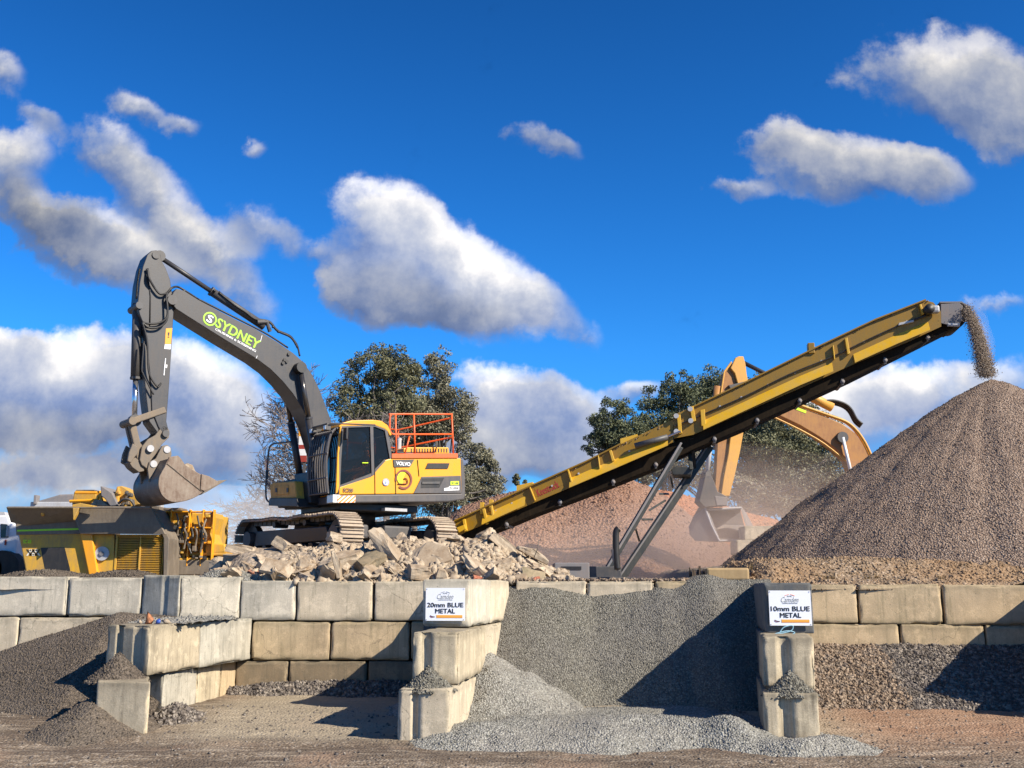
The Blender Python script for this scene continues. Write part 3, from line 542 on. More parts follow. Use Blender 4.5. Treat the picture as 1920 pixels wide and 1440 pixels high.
pile('gravel_pile', X, Y, np.where(X >= edge - .1, Z + .03, Z - .06), 22000, (.016, .036), 'gravel_mid', 'coarse grey stones heaped in the right bay, partly in shade', mask=(X >= edge - .1) & (Z > Gd - .04))
# heap of dark crusher sand in the left bay
X, Y = G2(-13.5, -5.0, 14.2, 20.3, .05); wx = Dw(X); Gd = gnd(X, Y)
dx = np.where(X < -7.0, (-7.0 - X) * .34, (X + 7.0) * .12); Z = 1.73 - dx - .62 * np.maximum(18.9 - Y, 0) ** 1.02 - .05 * np.maximum(Y - 18.9, 0) + .05 * fbm(X * .8, Y * .8, 6) + .02 * fbm(X * 3, Y * 3, 16)
Z = np.where(np.isnan(Z), 0, Z)
pile('sand_heap', X, Y, Z, 9000, (.01, .024), 'sand_dark', 'dark brown heap of crushed sand sloping up against the left wall', 'sand heap', mask=(Z > Gd - .03) & (X < -5.55))
def cone(cx, cy, z0, h, rx, ry, mat, lab, n=900, size=(.01, .028), sq=1.0):
    X, Y = G2(cx - rx * 1.1, cx + rx * 1.1, cy - ry * 1.1, cy + ry * 1.1, .035); r = (np.abs((X - cx) / rx) ** (2 * sq) + np.abs((Y - cy) / ry) ** (2 * sq)) ** (.5 / sq)
    Z = z0 - .02 + h * np.sign(1 - r) * np.abs(1 - r) ** 1.12 + (.02 + .05 * (rx > .8)) * fbm(X * 3, Y * 3, cx) ; return pile('gravel_pile', X, Y, Z, n, size, mat, lab, mask=r < 1.02)
c = P2(807, 15.0); cone(c.x + .0, c.y, .80, .33, .37, .27, 'gravel_grey', 'small bluish gravel cone on the lowest block of the 20mm sign pier')
c = P2(1470, 15.1); cone(c.x + .02, c.y, .725, .34, .38, .24, 'gravel_grey', 'small gravel cone on the lowest block of the 10mm sign pier')
c = P2(236, 16.05); cone(c.x - .03, c.y, .83, .42, .44, .42, 'sand_dark', 'dark gravel cone on the lowest block of the left pier')
c = P2(200, 15.75); cone(c.x, c.y, .06, .60, 1.15, 1.15, 'sand_dark', 'dark gravel skirt round the foot of the left pier', 1800, (.008, .03))
c = P2(345, 16.6); cone(c.x, c.y, .12, .34, .55, .7, 'gravel_mid', 'stony rubble spill between the left pier foot blocks', 1600, (.02, .07))
X, Y = G2(-5.2, -.8, 18.0, 19.9, .05); Gd = gnd(X, Y); Z = .52 - .55 * (19.72 - .08 * X - Y) + .1 * fbm(X * 1.2, Y * 1.2, 4) + .03 * fbm(X * 5, Y * 5, 4)
pile('gravel_pile', X, Y, Z, 7000, (.012, .05), 'gravel_mid', 'low stony strip along the foot of the middle bay back wall', mask=Z > Gd - .02)
X, Y = G2(-6.3, -4.9, 16.7, 19.5, .04)
Z = 1.585 + .05 * sst(Y, 16.75, 18.3) * (1 - sst(np.abs(X + 5.75 + (17.5 - Y) * .12), .35, .75)) + .03 * fbm(X * 6, Y * 6, 3)
pile('gravel_pile', X, Y, Z, 350, (.015, .05), 'gravel_light', 'loose pale stones on the middle ledge of the left pier', mask=(Z > 1.6) & (X < -5.25 + (Y - 17) * .1))
# dark gravel on the wall top at the left, pale crumbs on the wall top by the rubble
for x0, x1, h, lb in ((-30, 123, .17, 'dark gravel ridge on the wall top at the far left'), (134, 258, .17, 'dark gravel ridge on the wall top in front of the yellow crusher')):
    a, b_ = wallp(x0), wallp(x1); X, Y = G2(a.x, b_.x, .04, 1.5, .05); t_ = (X - a.x) / (b_.x - a.x); Y = Y + Dw(X)
    Z = 2.30 + h * np.sin(np.clip(t_, 0, 1) * math.pi) ** .5 * sst(Y - Dw(X), .0, .3) + .05 * fbm(X * 3, Y * 3, 3); pile('gravel_pile', X, Y, Z, 2500, (.012, .03), 'sand_dark', lb)
a, b_ = wallp(358), wallp(470); X, Y = G2(a.x, b_.x, .04, 1.4, .05); t_ = (X - a.x) / (b_.x - a.x); Y = Y + Dw(X)
Z = 2.27 + .22 * np.sin(np.clip(t_, 0, 1) * math.pi) ** .6 * sst(Y - Dw(X), .0, .4) + .04 * fbm(X * 3, Y * 3, 3); pile('gravel_pile', X, Y, Z, 2500, (.012, .035), 'gravel_light', 'pale gravel patch on the wall top left of the rubble')
# soil bank behind the right bay, with loose stones and dry tufts
X, Y = G2(3.3, 14, 19.2, 24, .07); wx = Dw(X)
Z = np.maximum(terr(X, Y) + .03, 2.22) + .06 * fbm(X * 1.5, Y * 1.5, 7) + .05 * fbm(X * 5, Y * 5, 17, 3)
lip = sst(Y - wx, .02, .3); Z = 2.12 + (Z - 2.12) * lip * sst(X + .25 * fbm(X * 2, Y * 2, 41), 3.9, 4.6) + .03 * lip
pile('soil_bank', X, Y, Z, 16000, (.012, .05), 'bank_soil', 'rough tan soil bank along the wall top under the big stockpile', 'soil bank', mask=Y > wx + .02)
P = []
for i in range(2200):
    x = rng.uniform(-1.2, 3.8); y = Dw(x) + rng.uniform(.05, .8); P.append((x, y, 2.27 + rng.uniform(-.01, .03)))
sv, sf = stones(np.array(P), rng.uniform(.012, .05, len(P)) ** 1.0)
tag(fastmesh('loose_stones', sv, sf, 'gravel_red'), 'pinkish loose stones strewn along the wall top between the signs', 'stones', kind='stuff')
P = []
for i in range(7000):
    x = rng.uniform(-11, 10); y = rng.uniform(12.2, 18); P.append((x, y, 0))
P = np.array(P); P[:, 2] = gnd(P[:, 0], P[:, 1]); sv, sf = stones(P,   .006 + .03 * rng.uniform(0, 1, len(P)) ** 4)
tag(fastmesh('loose_stones', sv, sf, 'gravel_mid'), 'small stones scattered over the yard ground in front of the bays', 'stones', kind='stuff')
# brick scraps and stones on the middle ledge of the left pier
for i, (px, py, s_, mt, lb) in enumerate([(282, 1160, .09, 'orange_soil', 'orange brick scrap on the ledge of the left pier'), (296, 1163, .07, 'blue_ink', 'blue scrap on the ledge of the left pier'), (262, 1168, .05, 'rubble', 'pale stone on the left pier ledge, left of the orange scrap'), (313, 1165, .06, 'rubble', 'pale stone on the left pier ledge, right of the blue scrap')]):
    D = 16.9; p = at(px, py, D); p.z = 1.60 + s_ * .45; sv, sf = stones(np.array([p[:]]), [s_]); tag(fastmesh('scrap_stone', sv, sf, mt), lb, 'stone', 'scraps on the left pier ledge')
# tan clay slab and burnt stump on the wall top
mb = MB(); p = at(1362, 1077, 20.4); mb.box(p, Vector((.40, -.03, 0)), Vector((.03, .3, 0)), Vector((0, 0, .12)))
tag(mb.build('clay_slab', 'tan_wood', bevel=.04), 'ochre slab lying on the wall top left of the soil bank', 'slab')
mb = MB(); p = at(1307, 1075, 20.3)
for i in range(9): q = p + Vector((-.13 + .033 * i, random.uniform(-.06, .06), -.13)); mb.tube([q, q + Vector((random.uniform(-.02, .02), 0, .19 + .08 * random.random()))], [.035, .012], 5)
tag(mb.build('stump', 'burnt'), 'dark jagged stump on the wall top beside the ochre slab', 'stump')
# dry grass tufts on the bank
for i in range(26):
    x = random.uniform(4.6, 11.5); y = Dw(x) + random.uniform(.3, 1.8); z = 2.3 + .5 * float(sst(np.array(y), 19.4, 22.6)); h = random.choice((.1, .14, .18)) * (1.8 if i == 0 else 1)
    if i == 0: p = at(1800, 1075, 20.6); x, y, z = p.x, p.y, 2.42
    mb = MB()
    for k in range(22 if i else 70):
        a = random.uniform(0, 6.28); q = Vector((x, y, z)) + Vector((math.cos(a), math.sin(a), 0)) * random.uniform(0, .08 if i else .17); e = q + Vector((math.cos(a) * .5, math.sin(a) * .5, 1)) * h * random.uniform(.5, 1.1); s_ = Vector((-math.sin(a), math.cos(a), 0)) * .006
        mb.add([q - s_, q + s_, e], [(0, 1, 2)])
    tag(mb.build('grass_tuft', 'leaf_dry'), 'small dry brown tuft on the soil bank above the right bay' if i else 'largest dry brown tuft on the soil bank, with a dark shadow', 'grass tuft', 'dry tufts on the soil bank')
# ---------------------------------------------------------------- red mounds behind
def mound(pr, D, w, mat, lab, nst=6000):
    px = np.array([p[0] for p in pr], float); py = np.array([p[1] for p in pr], float)
    xw = np.array([ray(a, 1097).x * D for a in px]); hw = np.array([at(a, b_, D).z - 2.1 for a, b_ in pr])
    X, Y = np.meshgrid(np.arange(xw[0], xw[-1], .22), np.arange(D - w, D + w, .22)); H = np.interp(X, xw, hw)
    Z = 2.1 + H - np.abs(Y - D + .6 * fbm(X * .3, X * 0, 8)) * (hw.max() / w) * .95 + .25 * fbm(X * .35, Y * .35, D, 3) + .035 * fbm(X * 2, Y * 2, 2)
    Z = np.where(H <= 0, 1.9, Z); return pile('soil_mound', X, Y, Z, nst, (.03, .09), mat, lab, 'soil mound', mask=Z > 2.0)
mound([(780, 1100), (800, 1000), (870, 945), (960, 915), (1060, 903), (1140, 886), (1180, 888), (1240, 915), (1300, 965), (1370, 1020), (1440, 1097)], 46, 8, 'red_soil', 'large pinkish brown mound behind the conveyor')
mound([(1100, 1097), (1180, 915), (1240, 918), (1300, 932), (1370, 945), (1430, 962), (1500, 990), (1600, 1030), (1700, 1090)], 55, 8, 'orange_soil', 'orange red mound behind the orange excavator bucket')
# big stockpile under the conveyor head
apx = at(1858, 703, 27.0); R_ = 7.4
X, Y = np.meshgrid(np.arange(apx.x - 8, apx.x + 8, .085), np.arange(27 - 8, 27 + 8, .085)); r = np.hypot(X - apx.x, Y - 27.0); th = np.arctan2(Y - 27, X - apx.x)
Z = apx.z - (.595 * r + .0145 * r * r) * (1 + .02 * np.sin(3 * th + 1)) - .10 * np.exp(-(r / .35) ** 2) + .07 * fbm(X * .9, Y * .9, 5) * np.clip(r, 0, 1) + .03 * fbm(X * 3.5, Y * 3.5, 5) * np.clip(r, 0, 1)
Z += .13 * np.minimum(fbm((X - apx.x) / np.maximum(r, .3) * 9 + .25 * fbm(X * .8, Y * .8, 9), (Y - 27) / np.maximum(r, .3) * 9 + r * .12, 33, 3), 0) * np.clip(r / 3, 0, 1) + .05 * fbm(X * 1.6, Y * 1.6, 19, 3) * np.clip(r / 2, 0, 1)
pile('gravel_pile', X, Y, Z, 60000, (.010, .028), 'gravel_pile', 'large brown grey cone of crushed stone under the conveyor head', mask=(Z > 2.3))
# stream of stone falling from the conveyor head
P = []; S_ = []
h0 = at(1800, 588, 27.0)
for i in range(22000):
    t = random.random() ** .8; T = .62; x = 1806 + 44 * (t ** .62); y = 583 + 122 * t ** 1.25
    sp = 9 + 12 * t; q = at(x + random.gauss(0, sp * .42), y + random.gauss(0, 3 + 5 * (1 - t)), 27.0 + random.gauss(0, .2)); P.append(q[:]); S_.append(random.uniform(.006, .017))
sv, sf = stones(np.array(P), S_)
tag(fastmesh('falling_gravel', sv, sf, 'dust_stone'), 'stream of crushed stone falling from the conveyor head onto the cone', 'falling gravel', kind='stuff')
# ================================================================ DEMOLITION RUBBLE
def chunk(seed, sx, sy, sz, cuts=5):
    rs = random.Random(seed); bm = bmesh.new(); bmesh.ops.create_cube(bm, size=2)
    for k in range(cuts):       # cut corners off with random planes
        n = Vector((rs.uniform(-1, 1), rs.uniform(-1, 1), rs.uniform(-1, 1))).normalized(); d = rs.uniform(.75, 1.15)
        g_ = bmesh.ops.bisect_plane(bm, geom=bm.verts[:] + bm.edges[:] + bm.faces[:], plane_co=n * d, plane_no=n, clear_outer=True)
        ed = [e for e in g_['geom_cut'] if isinstance(e, bmesh.types.BMEdge)]
        if ed: bmesh.ops.edgeloop_fill(bm, edges=ed)
    bmesh.ops.triangulate(bm, faces=bm.faces[:]); bmesh.ops.subdivide_edges(bm, edges=bm.edges[:], cuts=3, use_grid_fill=True)
    for v in bm.verts:
        p = v.co * 1.7 + Vector((seed * 3.1, 0, 0)); v.co += v.co.normalized() * (mnoise.fractal(p, 1, 2, 4) * .13 + mnoise.noise(p * 3.2) * .09 + mnoise.noise(p * 8) * .03)
        v.co = Vector((v.co.x * sx, v.co.y * sy, v.co.z * sz))
    me = bpy.data.meshes.new('rubble_chunk'); bm.to_mesh(me); bm.free(); return me
TYPES = [chunk(i, *s) for i, s in enumerate([(1, .7, .45), (1.1, .6, .35), (.8, .8, .55), (1.3, .7, .28), (1, .55, .55), (.7, .6, .5), (1.4, .5, .4), (.9, .75, .3), (1, .9, .5), (1.2, .45, .3), (.8, .5, .6), (1.1, .85, .22)])]
for i, me in enumerate(TYPES): me.materials.append(MATS['rubble'])
rr = random.Random(21)
prof = [(365, 1082), (400, 1058), (440, 1040), (500, 1026), (600, 1020), (700, 1012), (760, 1008), (850, 1014), (910, 1004), (950, 1028), (1000, 1046), (1060, 1074), (1085, 1086)]
def ptop(px): return float(np.interp(px, [p[0] for p in prof], [p[1] for p in prof]))
def rub(px, s, ptype=None, py=None, rot=None, label=None, mat=None, D=None, sink=.0, name='rubble_chunk'):
    yt = ptop(px); yb = 1086
    py = py if py is not None else yt + (yb - yt) * rr.random() ** .9
    k = (yb - py) / max(yb - yt, 4); k = min(max(k, 0), 1.3); D = D or (Dw(ray(px, 1097).x * 20) + .22 + .08 * -ray(px, 1097).x * 20 * .0 + 2.1 * k)
    p = at(px, py, D); o = bpy.data.objects.new(name, TYPES[rr.randrange(12) if ptype is None else ptype]); COL.objects.link(o)
    s *= .9; o.location = p; o.scale = (s, s, s); o.rotation_euler = rot or (rr.uniform(-.8, .8), rr.uniform(-.8, .8), rr.uniform(0, 6.28))
    if mat:
        o.data = o.data.copy(); o.data.materials[0] = MATS[mat]
    return tag(o, label or (('small lump' if s < .148 else 'mid sized piece') + ' of concrete ' + ('high in' if k > .5 else 'low in') + ' the rubble, ' + ('left end by the crusher' if px < 480 else 'left of the near track shoes' if px < 620 else 'before the near track shoes' if px < 720 else 'under the counterweight' if px < 870 else 'before the conveyor foot' if px < 960 else 'right end')), 'concrete rubble', 'broken concrete in the rubble heap')
# base of the heap so that nothing shows through
X, Y = G2(-6.9, 1.6, .06, 3.2, .09); Y = Y + Dw(X); pxs = 960 + X / 21 * 1950
pt = np.interp(pxs, [p[0] for p in prof], [p[1] for p in prof]); zt = 2.2 + (1097 - pt) / 1986 * 21.6
Z = 2.22 + (zt - 2.22 - .12) * sst(Y - Dw(X), -.1, 1.9) + .08 * fbm(X * 2.5, Y * 2.5, 3)
pile('rubble_fines', X, Y, Z, 9000, (.02, .12), 'rubble', 'crumbled concrete and brick fines filling the rubble heap', 'rubble', mask=(pxs > 372) & (pxs < 1085))
# the singled-out pieces
rub(726, .44, 1, 1024, (R(5), R(58), R(-15)), 'tall slab leaning upright in the middle of the rubble heap', D=21.0)
rub(692, .33, 0, 1052, (R(15), R(-20), R(40)), 'dark gravelly lump left of the tall leaning slab', D=20.7, mat='concrete_damp')
rub(805, .40, 11, 1042, (R(50), R(-15), R(10)), 'broad flat pale slab right of the tall leaning slab', D=20.9)
rub(640, .36, 6, 1052, (R(20), R(-14), R(25)), 'long flat slab lying left of the dark lump', D=20.8)
rub(632, .24, 9, 1058, (R(5), R(75), R(10)), 'thin pale piece standing in front of the long slab', D=20.3)
rub(1000, .30, 9, 1038, (R(10), R(25), R(15)), 'rough slab poking out at the right side of the heap', D=21.3)
rub(912, .22, 4, 1004, (R(10), R(-35), R(15)), 'squarish lump on the heap crest before the conveyor foot', D=21.8)
rub(945, .30, 6, 1024, (R(0), R(38), R(20)), 'long sloping lump right of the conveyor foot', D=21.5)
rub(893, .30, 8, 1066, (R(30), R(15), R(60)), 'reddish lump low in the right half of the heap', D=20.4)
rub(785, .26, 2, 1073, (R(10), R(5), R(20)), 'square pale lump above the 20mm sign', D=20.2)
rub(455, .26, 6, 1031, (R(5), R(12), R(10)), 'pale loaf shaped piece below the left excavator track', D=21.7)
rub(530, .22, 2, 1022, (R(30), R(10), R(80)), 'rounded block on the crest below the track', D=21.7)
rub(627, .22, 5, 1008, (R(0), R(10), R(30)), 'small cube perched against the near track shoes', D=22.0)
rub(520, .26, 3, 1066, (R(35), R(12), R(-10)), 'flat pale piece low in the left half of the heap', D=20.3)
rub(1000, .27, 7, 1084, (R(60), R(2), R(0)), 'flat tan slab on the wall top at the right foot of the heap', D=20.1, mat='concrete_tan')
rub(481, .16, 0, 1073, None, 'red brick piece low at the left of the heap', mat='rubble_red')
rub(895, .17, 5, 1087, None, 'pink brick scrap on the wall edge right of the 20mm sign', mat='rubble_red')
rub(1002, .14, 2, 1091, None, 'dark red brick scrap where the grey gravel begins', mat='rubble_red')
for i in range(125): rub(rr.uniform(405, 1035), rr.uniform(.17, .27))
for i in range(155): rub(rr.uniform(385, 1075), rr.uniform(.08, .165))
for i, (x0, y0, x1, y1, x2, y2) in enumerate(((1001, 1046, 1008, 1028, 1010, 1012), (886, 1052, 884, 1038, 890, 1026), (560, 1050, 553, 1034, 541, 1028))):
    tag(MB().tube(spline([at(x0, y0, 20.6), at(x1, y1, 20.5), at(x2, y2, 20.55)], 4), .009, 5).build('steel_bar', 'hitch_steel', None, True), ('thin bent bar sticking up near the right end of the rubble', 'thin bent bar right of the conveyor foot lumps in the rubble', 'thin bent bar sticking out of the left part of the rubble')[i], 'steel bar')
# ================================================================ GREY AND YELLOW EXCAVATOR
BZ = 2.98; C0 = at(648, 1097, 25.3); ORG = Vector((C0.x, 25.3, BZ))
E = Fr(ORG, -math.cos(R(37)), -math.sin(R(37)))
ex = thing('excavator', ORG, 'grey and yellow tracked excavator on the rubble mound, bucket raised over the crusher', 'excavator')
Wd = 1.42; GC = Vector((-4.15, 25.75, BZ - .10))
def pl(pix, l0, l1, name, mat, parent=ex, bevel=.012, lt=None): return E.plate(MB(), pix, l0, l1, lt).build(name, mat, parent, bevel=bevel)
# upper structure ------------------------------------------------
pl([(634, 943), (634, 928), (868, 925), (868, 937), (840, 941)], -1.42, Wd, 'skirt', 'skirt_grey', bevel=.03)
pl([(636, 927.5), (636, 913), (694, 893), (721, 863), (735, 859), (864, 859), (866, 924.5)], .30, Wd - .02, 'side_panel', 'yellow', bevel=.02)
pl([(738, 926), (738, 862), (864, 860), (866, 925)], -1.42, .28, 'engine_bay', 'yellow_dusty', bevel=.03)
pl([(735, 859), (735, 850.5), (858, 850), (859, 858.5)], -1.45, Wd + .01, 'deck_edge', 'orange_rail', bevel=.004)
pl([(864.5, 937), (863, 859), (869, 861), (873, 895), (873, 931), (869, 938)], -1.36, Wd - .03, 'counterweight', 'skirt_grey', bevel=.05)
pl([(776, 924.7), (791, 894), (864, 892), (865.5, 924.5)], Wd - .02, Wd + .004, 'intake_panel', 'skirt_grey', bevel=.003)
pl([(789, 915), (791, 897), (833, 896), (824, 914)], Wd + .0, Wd + .010, 'intake_shade', 'black', bevel=.0)  # black plate paints in the shade of a recess
pl([(791, 908), (791.6, 903.5), (826, 903), (824.5, 908)], Wd + .008, Wd + .03, 'step_bar', 'dark_grey')
pl([(798, 878.5), (802.5, 868.5), (843, 868.5), (840, 878.5)], Wd - .02, Wd + .004, 'vent_slot', 'black', bevel=0)
pl([(739, 875.5), (737.5, 862), (777, 861.5), (769, 875)], Wd - .02, Wd + .004, 'name_plate', 'dark_grey', bevel=0)
for x0, y0, x1, y1 in ((740.8, 862, 742.5, 926), (783, 862, 786, 893), (703, 876, 703.5, 927)): pl([(x0, y0), (x0 + .5, y0), (x1 + .5, y1), (x1, y1)], Wd - .02, Wd + .002, 'panel_gap', 'black', bevel=0)
def on(px, py, l=Wd): a, u = E.hit(px, py, l); return E.w(a, l + .004, u)
def etext(b_, px, py, h, wpx, mat, nm='lettering', l=Wd, up=None, rx=None, bold=.02, par=ex, w=None):
    return text(nm, b_, on(px, py, l), rx or -E.F, up or Vector((0, 0, 1)), h, w or wpx / 78 / .80, mat, par, bold * 2)
etext('VOLVO', 756, 869.5, .085, 24, 'white_ink', l=Wd + .004); etext('EC300', 653, 919, .085, 15, 'dark_grey')
def ringmark(cx, cy, r0, r1, a0, a1, mat, name, l=Wd, par=ex, n=28):
    q = E.hit(cx, cy, l); mb = MB(); vs = []
    for i in range(n + 1):
        t_ = R(a0 + (a1 - a0) * i / n)
        for r_ in (r0, r1): vs.append(E.w(q[0] - math.cos(t_) * r_, l + .005, q[1] + math.sin(t_) * r_))
    mb.add(vs, [(2 * i, 2 * i + 1, 2 * i + 3, 2 * i + 2) for i in range(n)]); return mb.build(name, mat, par)
ringmark(757, 899, .185, .235, -125, 195, 'maroon', 'ring_logo'); ringmark(755, 897, .0, .15, 60, 270, 'neon_yellow', 'ring_logo', l=Wd - .001)
q = E.hit(757, 899, Wd); mk = lambda a, u: E.w(q[0] - a, Wd + .008, q[1] + u)
MB().tube(spline([mk(0, .02), mk(.07, .02), mk(.10, -.04), mk(.07, -.10), mk(-.16, -.11)], 4), .014, 4).build('ring_logo', 'maroon', ex)
ringmark(723.5, 904, 0, .085, 0, 360, 'white_ink', 'round_sticker', l=Wd - .002); ringmark(723.5, 904, .065, .08, 0, 360, 'blue_ink', 'round_sticker'); etext('i', 723.5, 904, .09, 0, 'blue_ink', 'round_sticker', w=.03)
pl([(845, 909.5), (845, 902.5), (860.5, 902), (860.5, 909)], Wd, Wd + .006, 'number_plate', 'neon_yellow', bevel=0); etext('SC-08', 852.7, 905.8, .05, 12, 'dark_grey', l=Wd + .004)
pl([(833, 920), (833, 915.5), (842, 914), (842, 911.5), (861, 911), (861, 919)], Wd, Wd + .006, 'number_plate', 'white_ink', bevel=0); etext('EC300E', 851.5, 915, .05, 16, 'dark_grey', l=Wd + .004)
o = pl([(633, 942.5), (633, 930), (667, 929), (666, 942)], Wd, Wd + .006, 'hazard_sticker', 'hazard', bevel=0)
uvl = o.data.uv_layers.new(name='UVMap'); a0 = E.hit(633, 936, Wd)
for lp in o.data.loops: p = o.data.vertices[lp.vertex_index].co - ORG; uvl.data[lp.index].uv = ((p.dot(E.F) - a0[0]) * -1.9, (p.z - a0[1]) * 4.0)
# engine hood with slots
pl([(757, 851), (757, 841), (763, 838.5), (841, 838.5), (843, 850.5)], -.75, .85, 'engine_hood', 'yellow', lt=.85, bevel=.02)
for i in range(14): x = 770 + i * 5.1; pl([(x, 848.5), (x, 841), (x + 2.4, 841), (x + 2.4, 848.5)], .84, .854, 'hood_slot', 'black', lt=.85, bevel=0)
a, u = E.hit(748, 842, .1); MB().tube([E.w(a, .1, u - .1), E.w(a, .1, u + .22), E.w(a - .03, .1, u + .27)], .06, 10).build('exhaust', 'grey_metal', ex)
# cab -------------------------------------------------------------
CL1, CL0 = Wd - .01, .48
roof = [(635, 800), (641, 793), (660, 788), (700, 787), (716, 789), (727, 797), (732, 806), (735, 816), (731, 817), (727, 809), (721, 804), (703, 797.5), (660, 799), (640, 801)]
pl(roof, CL0, CL1, 'cab_roof', 'yellow', bevel=.02)
cabin = E.plate(MB(), [(640, 801), (700, 798), (721, 805), (728, 812), (734, 858), (720, 864), (694, 894), (638, 911)], CL0 + .06, CL1 - .03).build('cab_glazing', 'cab_glass', ex)
pl([(636.5, 912), (632.5, 925), (630, 925), (633, 850), (638, 800), (641, 800), (636, 850)], CL1 - .05, CL1 + .01, 'front_pillar', 'yellow', bevel=.01)
pl([(634, 925), (635.5, 860), (640, 802), (644, 801.5), (640, 860), (638, 911)], CL1 - .06, CL1 - .005, 'cab_frame', 'dark_grey', bevel=0)
pl([(694, 798.5), (700, 797.5), (702, 890), (697, 893)], CL1 - .06, CL1 + .004, 'cab_frame', 'skirt_grey', bevel=.004)
pl([(721, 804), (727, 808), (735.5, 858), (731, 860)], CL1 - .08, CL1 + .003, 'cab_frame', 'skirt_grey', bevel=.004)
pl([(640, 802), (640, 799), (703, 797), (722, 804), (721, 807), (703, 800)], CL1 - .06, CL1 + .002, 'cab_frame', 'skirt_grey', bevel=0)
pl([(638, 913), (634, 911), (695, 888), (721, 861), (723, 864), (696, 894)], CL1 - .06, CL1 - .004, 'cab_frame', 'dark_grey', bevel=0)
pl([(640, 926), (640, 912), (694, 893), (720, 864), (734, 859), (736, 926)], CL0, .5, 'cab_inner_wall', 'black', bevel=0)
pl([(704, 893), (705, 860), (722, 856), (724, 866)], .6, 1.2, 'seat', 'black', bevel=.03)
MB().tube([on(679, 868, CL1), on(690, 868, CL1)], .012, 5).build('door_handle', 'neon_yellow', ex)
# roof, floor and back of the cab as dark shell
pl([(640, 803), (640, 801), (700, 799), (722, 806), (729, 812), (728, 815), (700, 802)], CL0 + .05, CL1 - .05, 'cab_lining', 'black', bevel=0)
pl([(727, 812), (730, 812), (735, 860), (731, 860)], CL0 + .05, CL1 - .06, 'cab_rear_wall', 'dark_grey', bevel=0)
# front: guard bars in front of the windscreen
afr = E.hit(637, 860, CL1)[0]; zt_, zb_ = E.hit(637, 806, CL1)[1], E.hit(634, 926, CL1)[1]
gf = MB(); n = 9
for i in range(n):
    l_ = CL0 - .02 + (CL1 - CL0 - .04) * i / (n - 1)
    pts = [E.w(afr + .06, l_, zt_ + .05), E.w(afr + .22, l_, zt_ - .12), E.w(afr + .30, l_, zt_ - .6), E.w(afr + .30, l_, zb_ + .5), E.w(afr + .24, l_, zb_ + .0)]
    gf.tube(spline(pts, 4), .016 if 0 < i < n - 1 else .03, 6)
for z_, a_ in ((zb_ + .35, .31), (zt_ - .55, .31), (zb_ + .02, .26), (zt_ - .06, .2), (zt_ + .04, .08)): gf.tube([E.w(afr + a_, CL0 - .03, z_), E.w(afr + a_, CL1, z_)], .02, 6)
gf.build('windscreen_guard', 'skirt_grey', ex)
MB().box(E.w(afr + .0, (CL0 + CL1) / 2, (zt_ + zb_) / 2), E.F * .02, E.L * (CL1 - CL0 - .06) / 2, E.U * (zt_ - zb_) / 2).build('windscreen', 'glass_dark', ex)
gt = MB()
for i in range(9): l_ = CL0 + (CL1 - CL0) * i / 8; gt.tube([E.w(afr + .28, l_, zt_ + .13), E.w(afr - .9, l_, zt_ + .20)], .016, 5)
for a_, z_ in ((.28, .13), (-.3, .165), (-.9, .2)): gt.tube([E.w(afr + a_, CL0 - .05, zt_ + z_), E.w(afr + a_, CL1 - .1, zt_ + z_)], .022, 6)
gt.build('roof_guard', 'dark_grey', ex)
for l_ in (CL1 - .12, CL0 + .1):
    lm = E.bx(MB(), afr + .22, afr + .34, l_ - .07, l_ + .07, zt_ - .02, zt_ + .10).build('work_light', 'dark_grey', ex, bevel=.01)
    E.bx(MB(), afr + .341, afr + .348, l_ - .055, l_ + .055, zt_, zt_ + .085).build('lens', 'lamp_lens', lm)
a, u = E.hit(649, 812, CL1 + .18)     # mirror by the door
mr = MB().tube([on(641, 803), E.w(a, CL1 + .15, u + .12)], .012, 5).build('mirror_arm', 'dark_grey', ex)
E.bx(MB(), a - .04, a + .02, CL1 + .06, CL1 + .22, u - .15, u + .13).build('mirror', 'black', ex, bevel=.02)
E.bx(MB(), afr - .05, afr + .14, CL1 - .3, CL1 - .0, zb_ - .20, zb_ - .02).build('lower_light', 'lamp_lens', ex, bevel=.01)
# operator
hd = on(683, 842, 1.0); op = thing('person', hd, 'seated operator in an orange top behind the dark cab glass', 'person')
def skin_person(p):
    J = [(0, 0, 0), (0, .02, .25), (0, .02, .47), (0, .03, .60), (0, .0, .70), (0, -.03, .80), (0, -.22, .44), (-.25, -.30, .2), (-.48, -.22, .14), (0, .22, .44), (-.25, .30, .2), (-.48, .22, .14), (-.42, -.12, .02), (-.45, -.13, -.42), (-.42, .12, .02), (-.45, .13, -.42)]
    Ed = [(0, 1), (1, 2), (2, 3), (3, 4), (4, 5), (2, 6), (6, 7), (7, 8), (2, 9), (9, 10), (10, 11), (0, 12), (12, 13), (0, 14), (14, 15)]; rad = [.17, .16, .15, .06, .095, .08, .075, .05, .035, .075, .05, .035, .09, .05, .09, .05]
    me = bpy.data.meshes.new('person'); base = p - Vector((0, 0, .72)); me.from_pydata([tuple(base + E.F * -a_ + E.L * b_ + Vector((0, 0, c_))) for a_, b_, c_ in J], Ed, [])
    o = bpy.data.objects.new('body', me); COL.objects.link(o); md = o.modifiers.new('skin', 'SKIN'); me.skin_vertices[0]
    for i, r_ in enumerate(rad): me.skin_vertices[0].data[i].radius = (r_, r_)
    me.skin_vertices[0].data[0].use_root = True; o.modifiers.new('sub', 'SUBSURF').render_levels = 1; me.materials.append(MATS['hivis']); o.parent = op; o.matrix_parent_inverse = Matrix.Translation(-op.location); return base
bs = skin_person(hd); hb = bmesh.new(); bmesh.ops.create_icosphere(hb, subdivisions=3, radius=.115)
for v in hb.verts: v.co.z *= 1.2
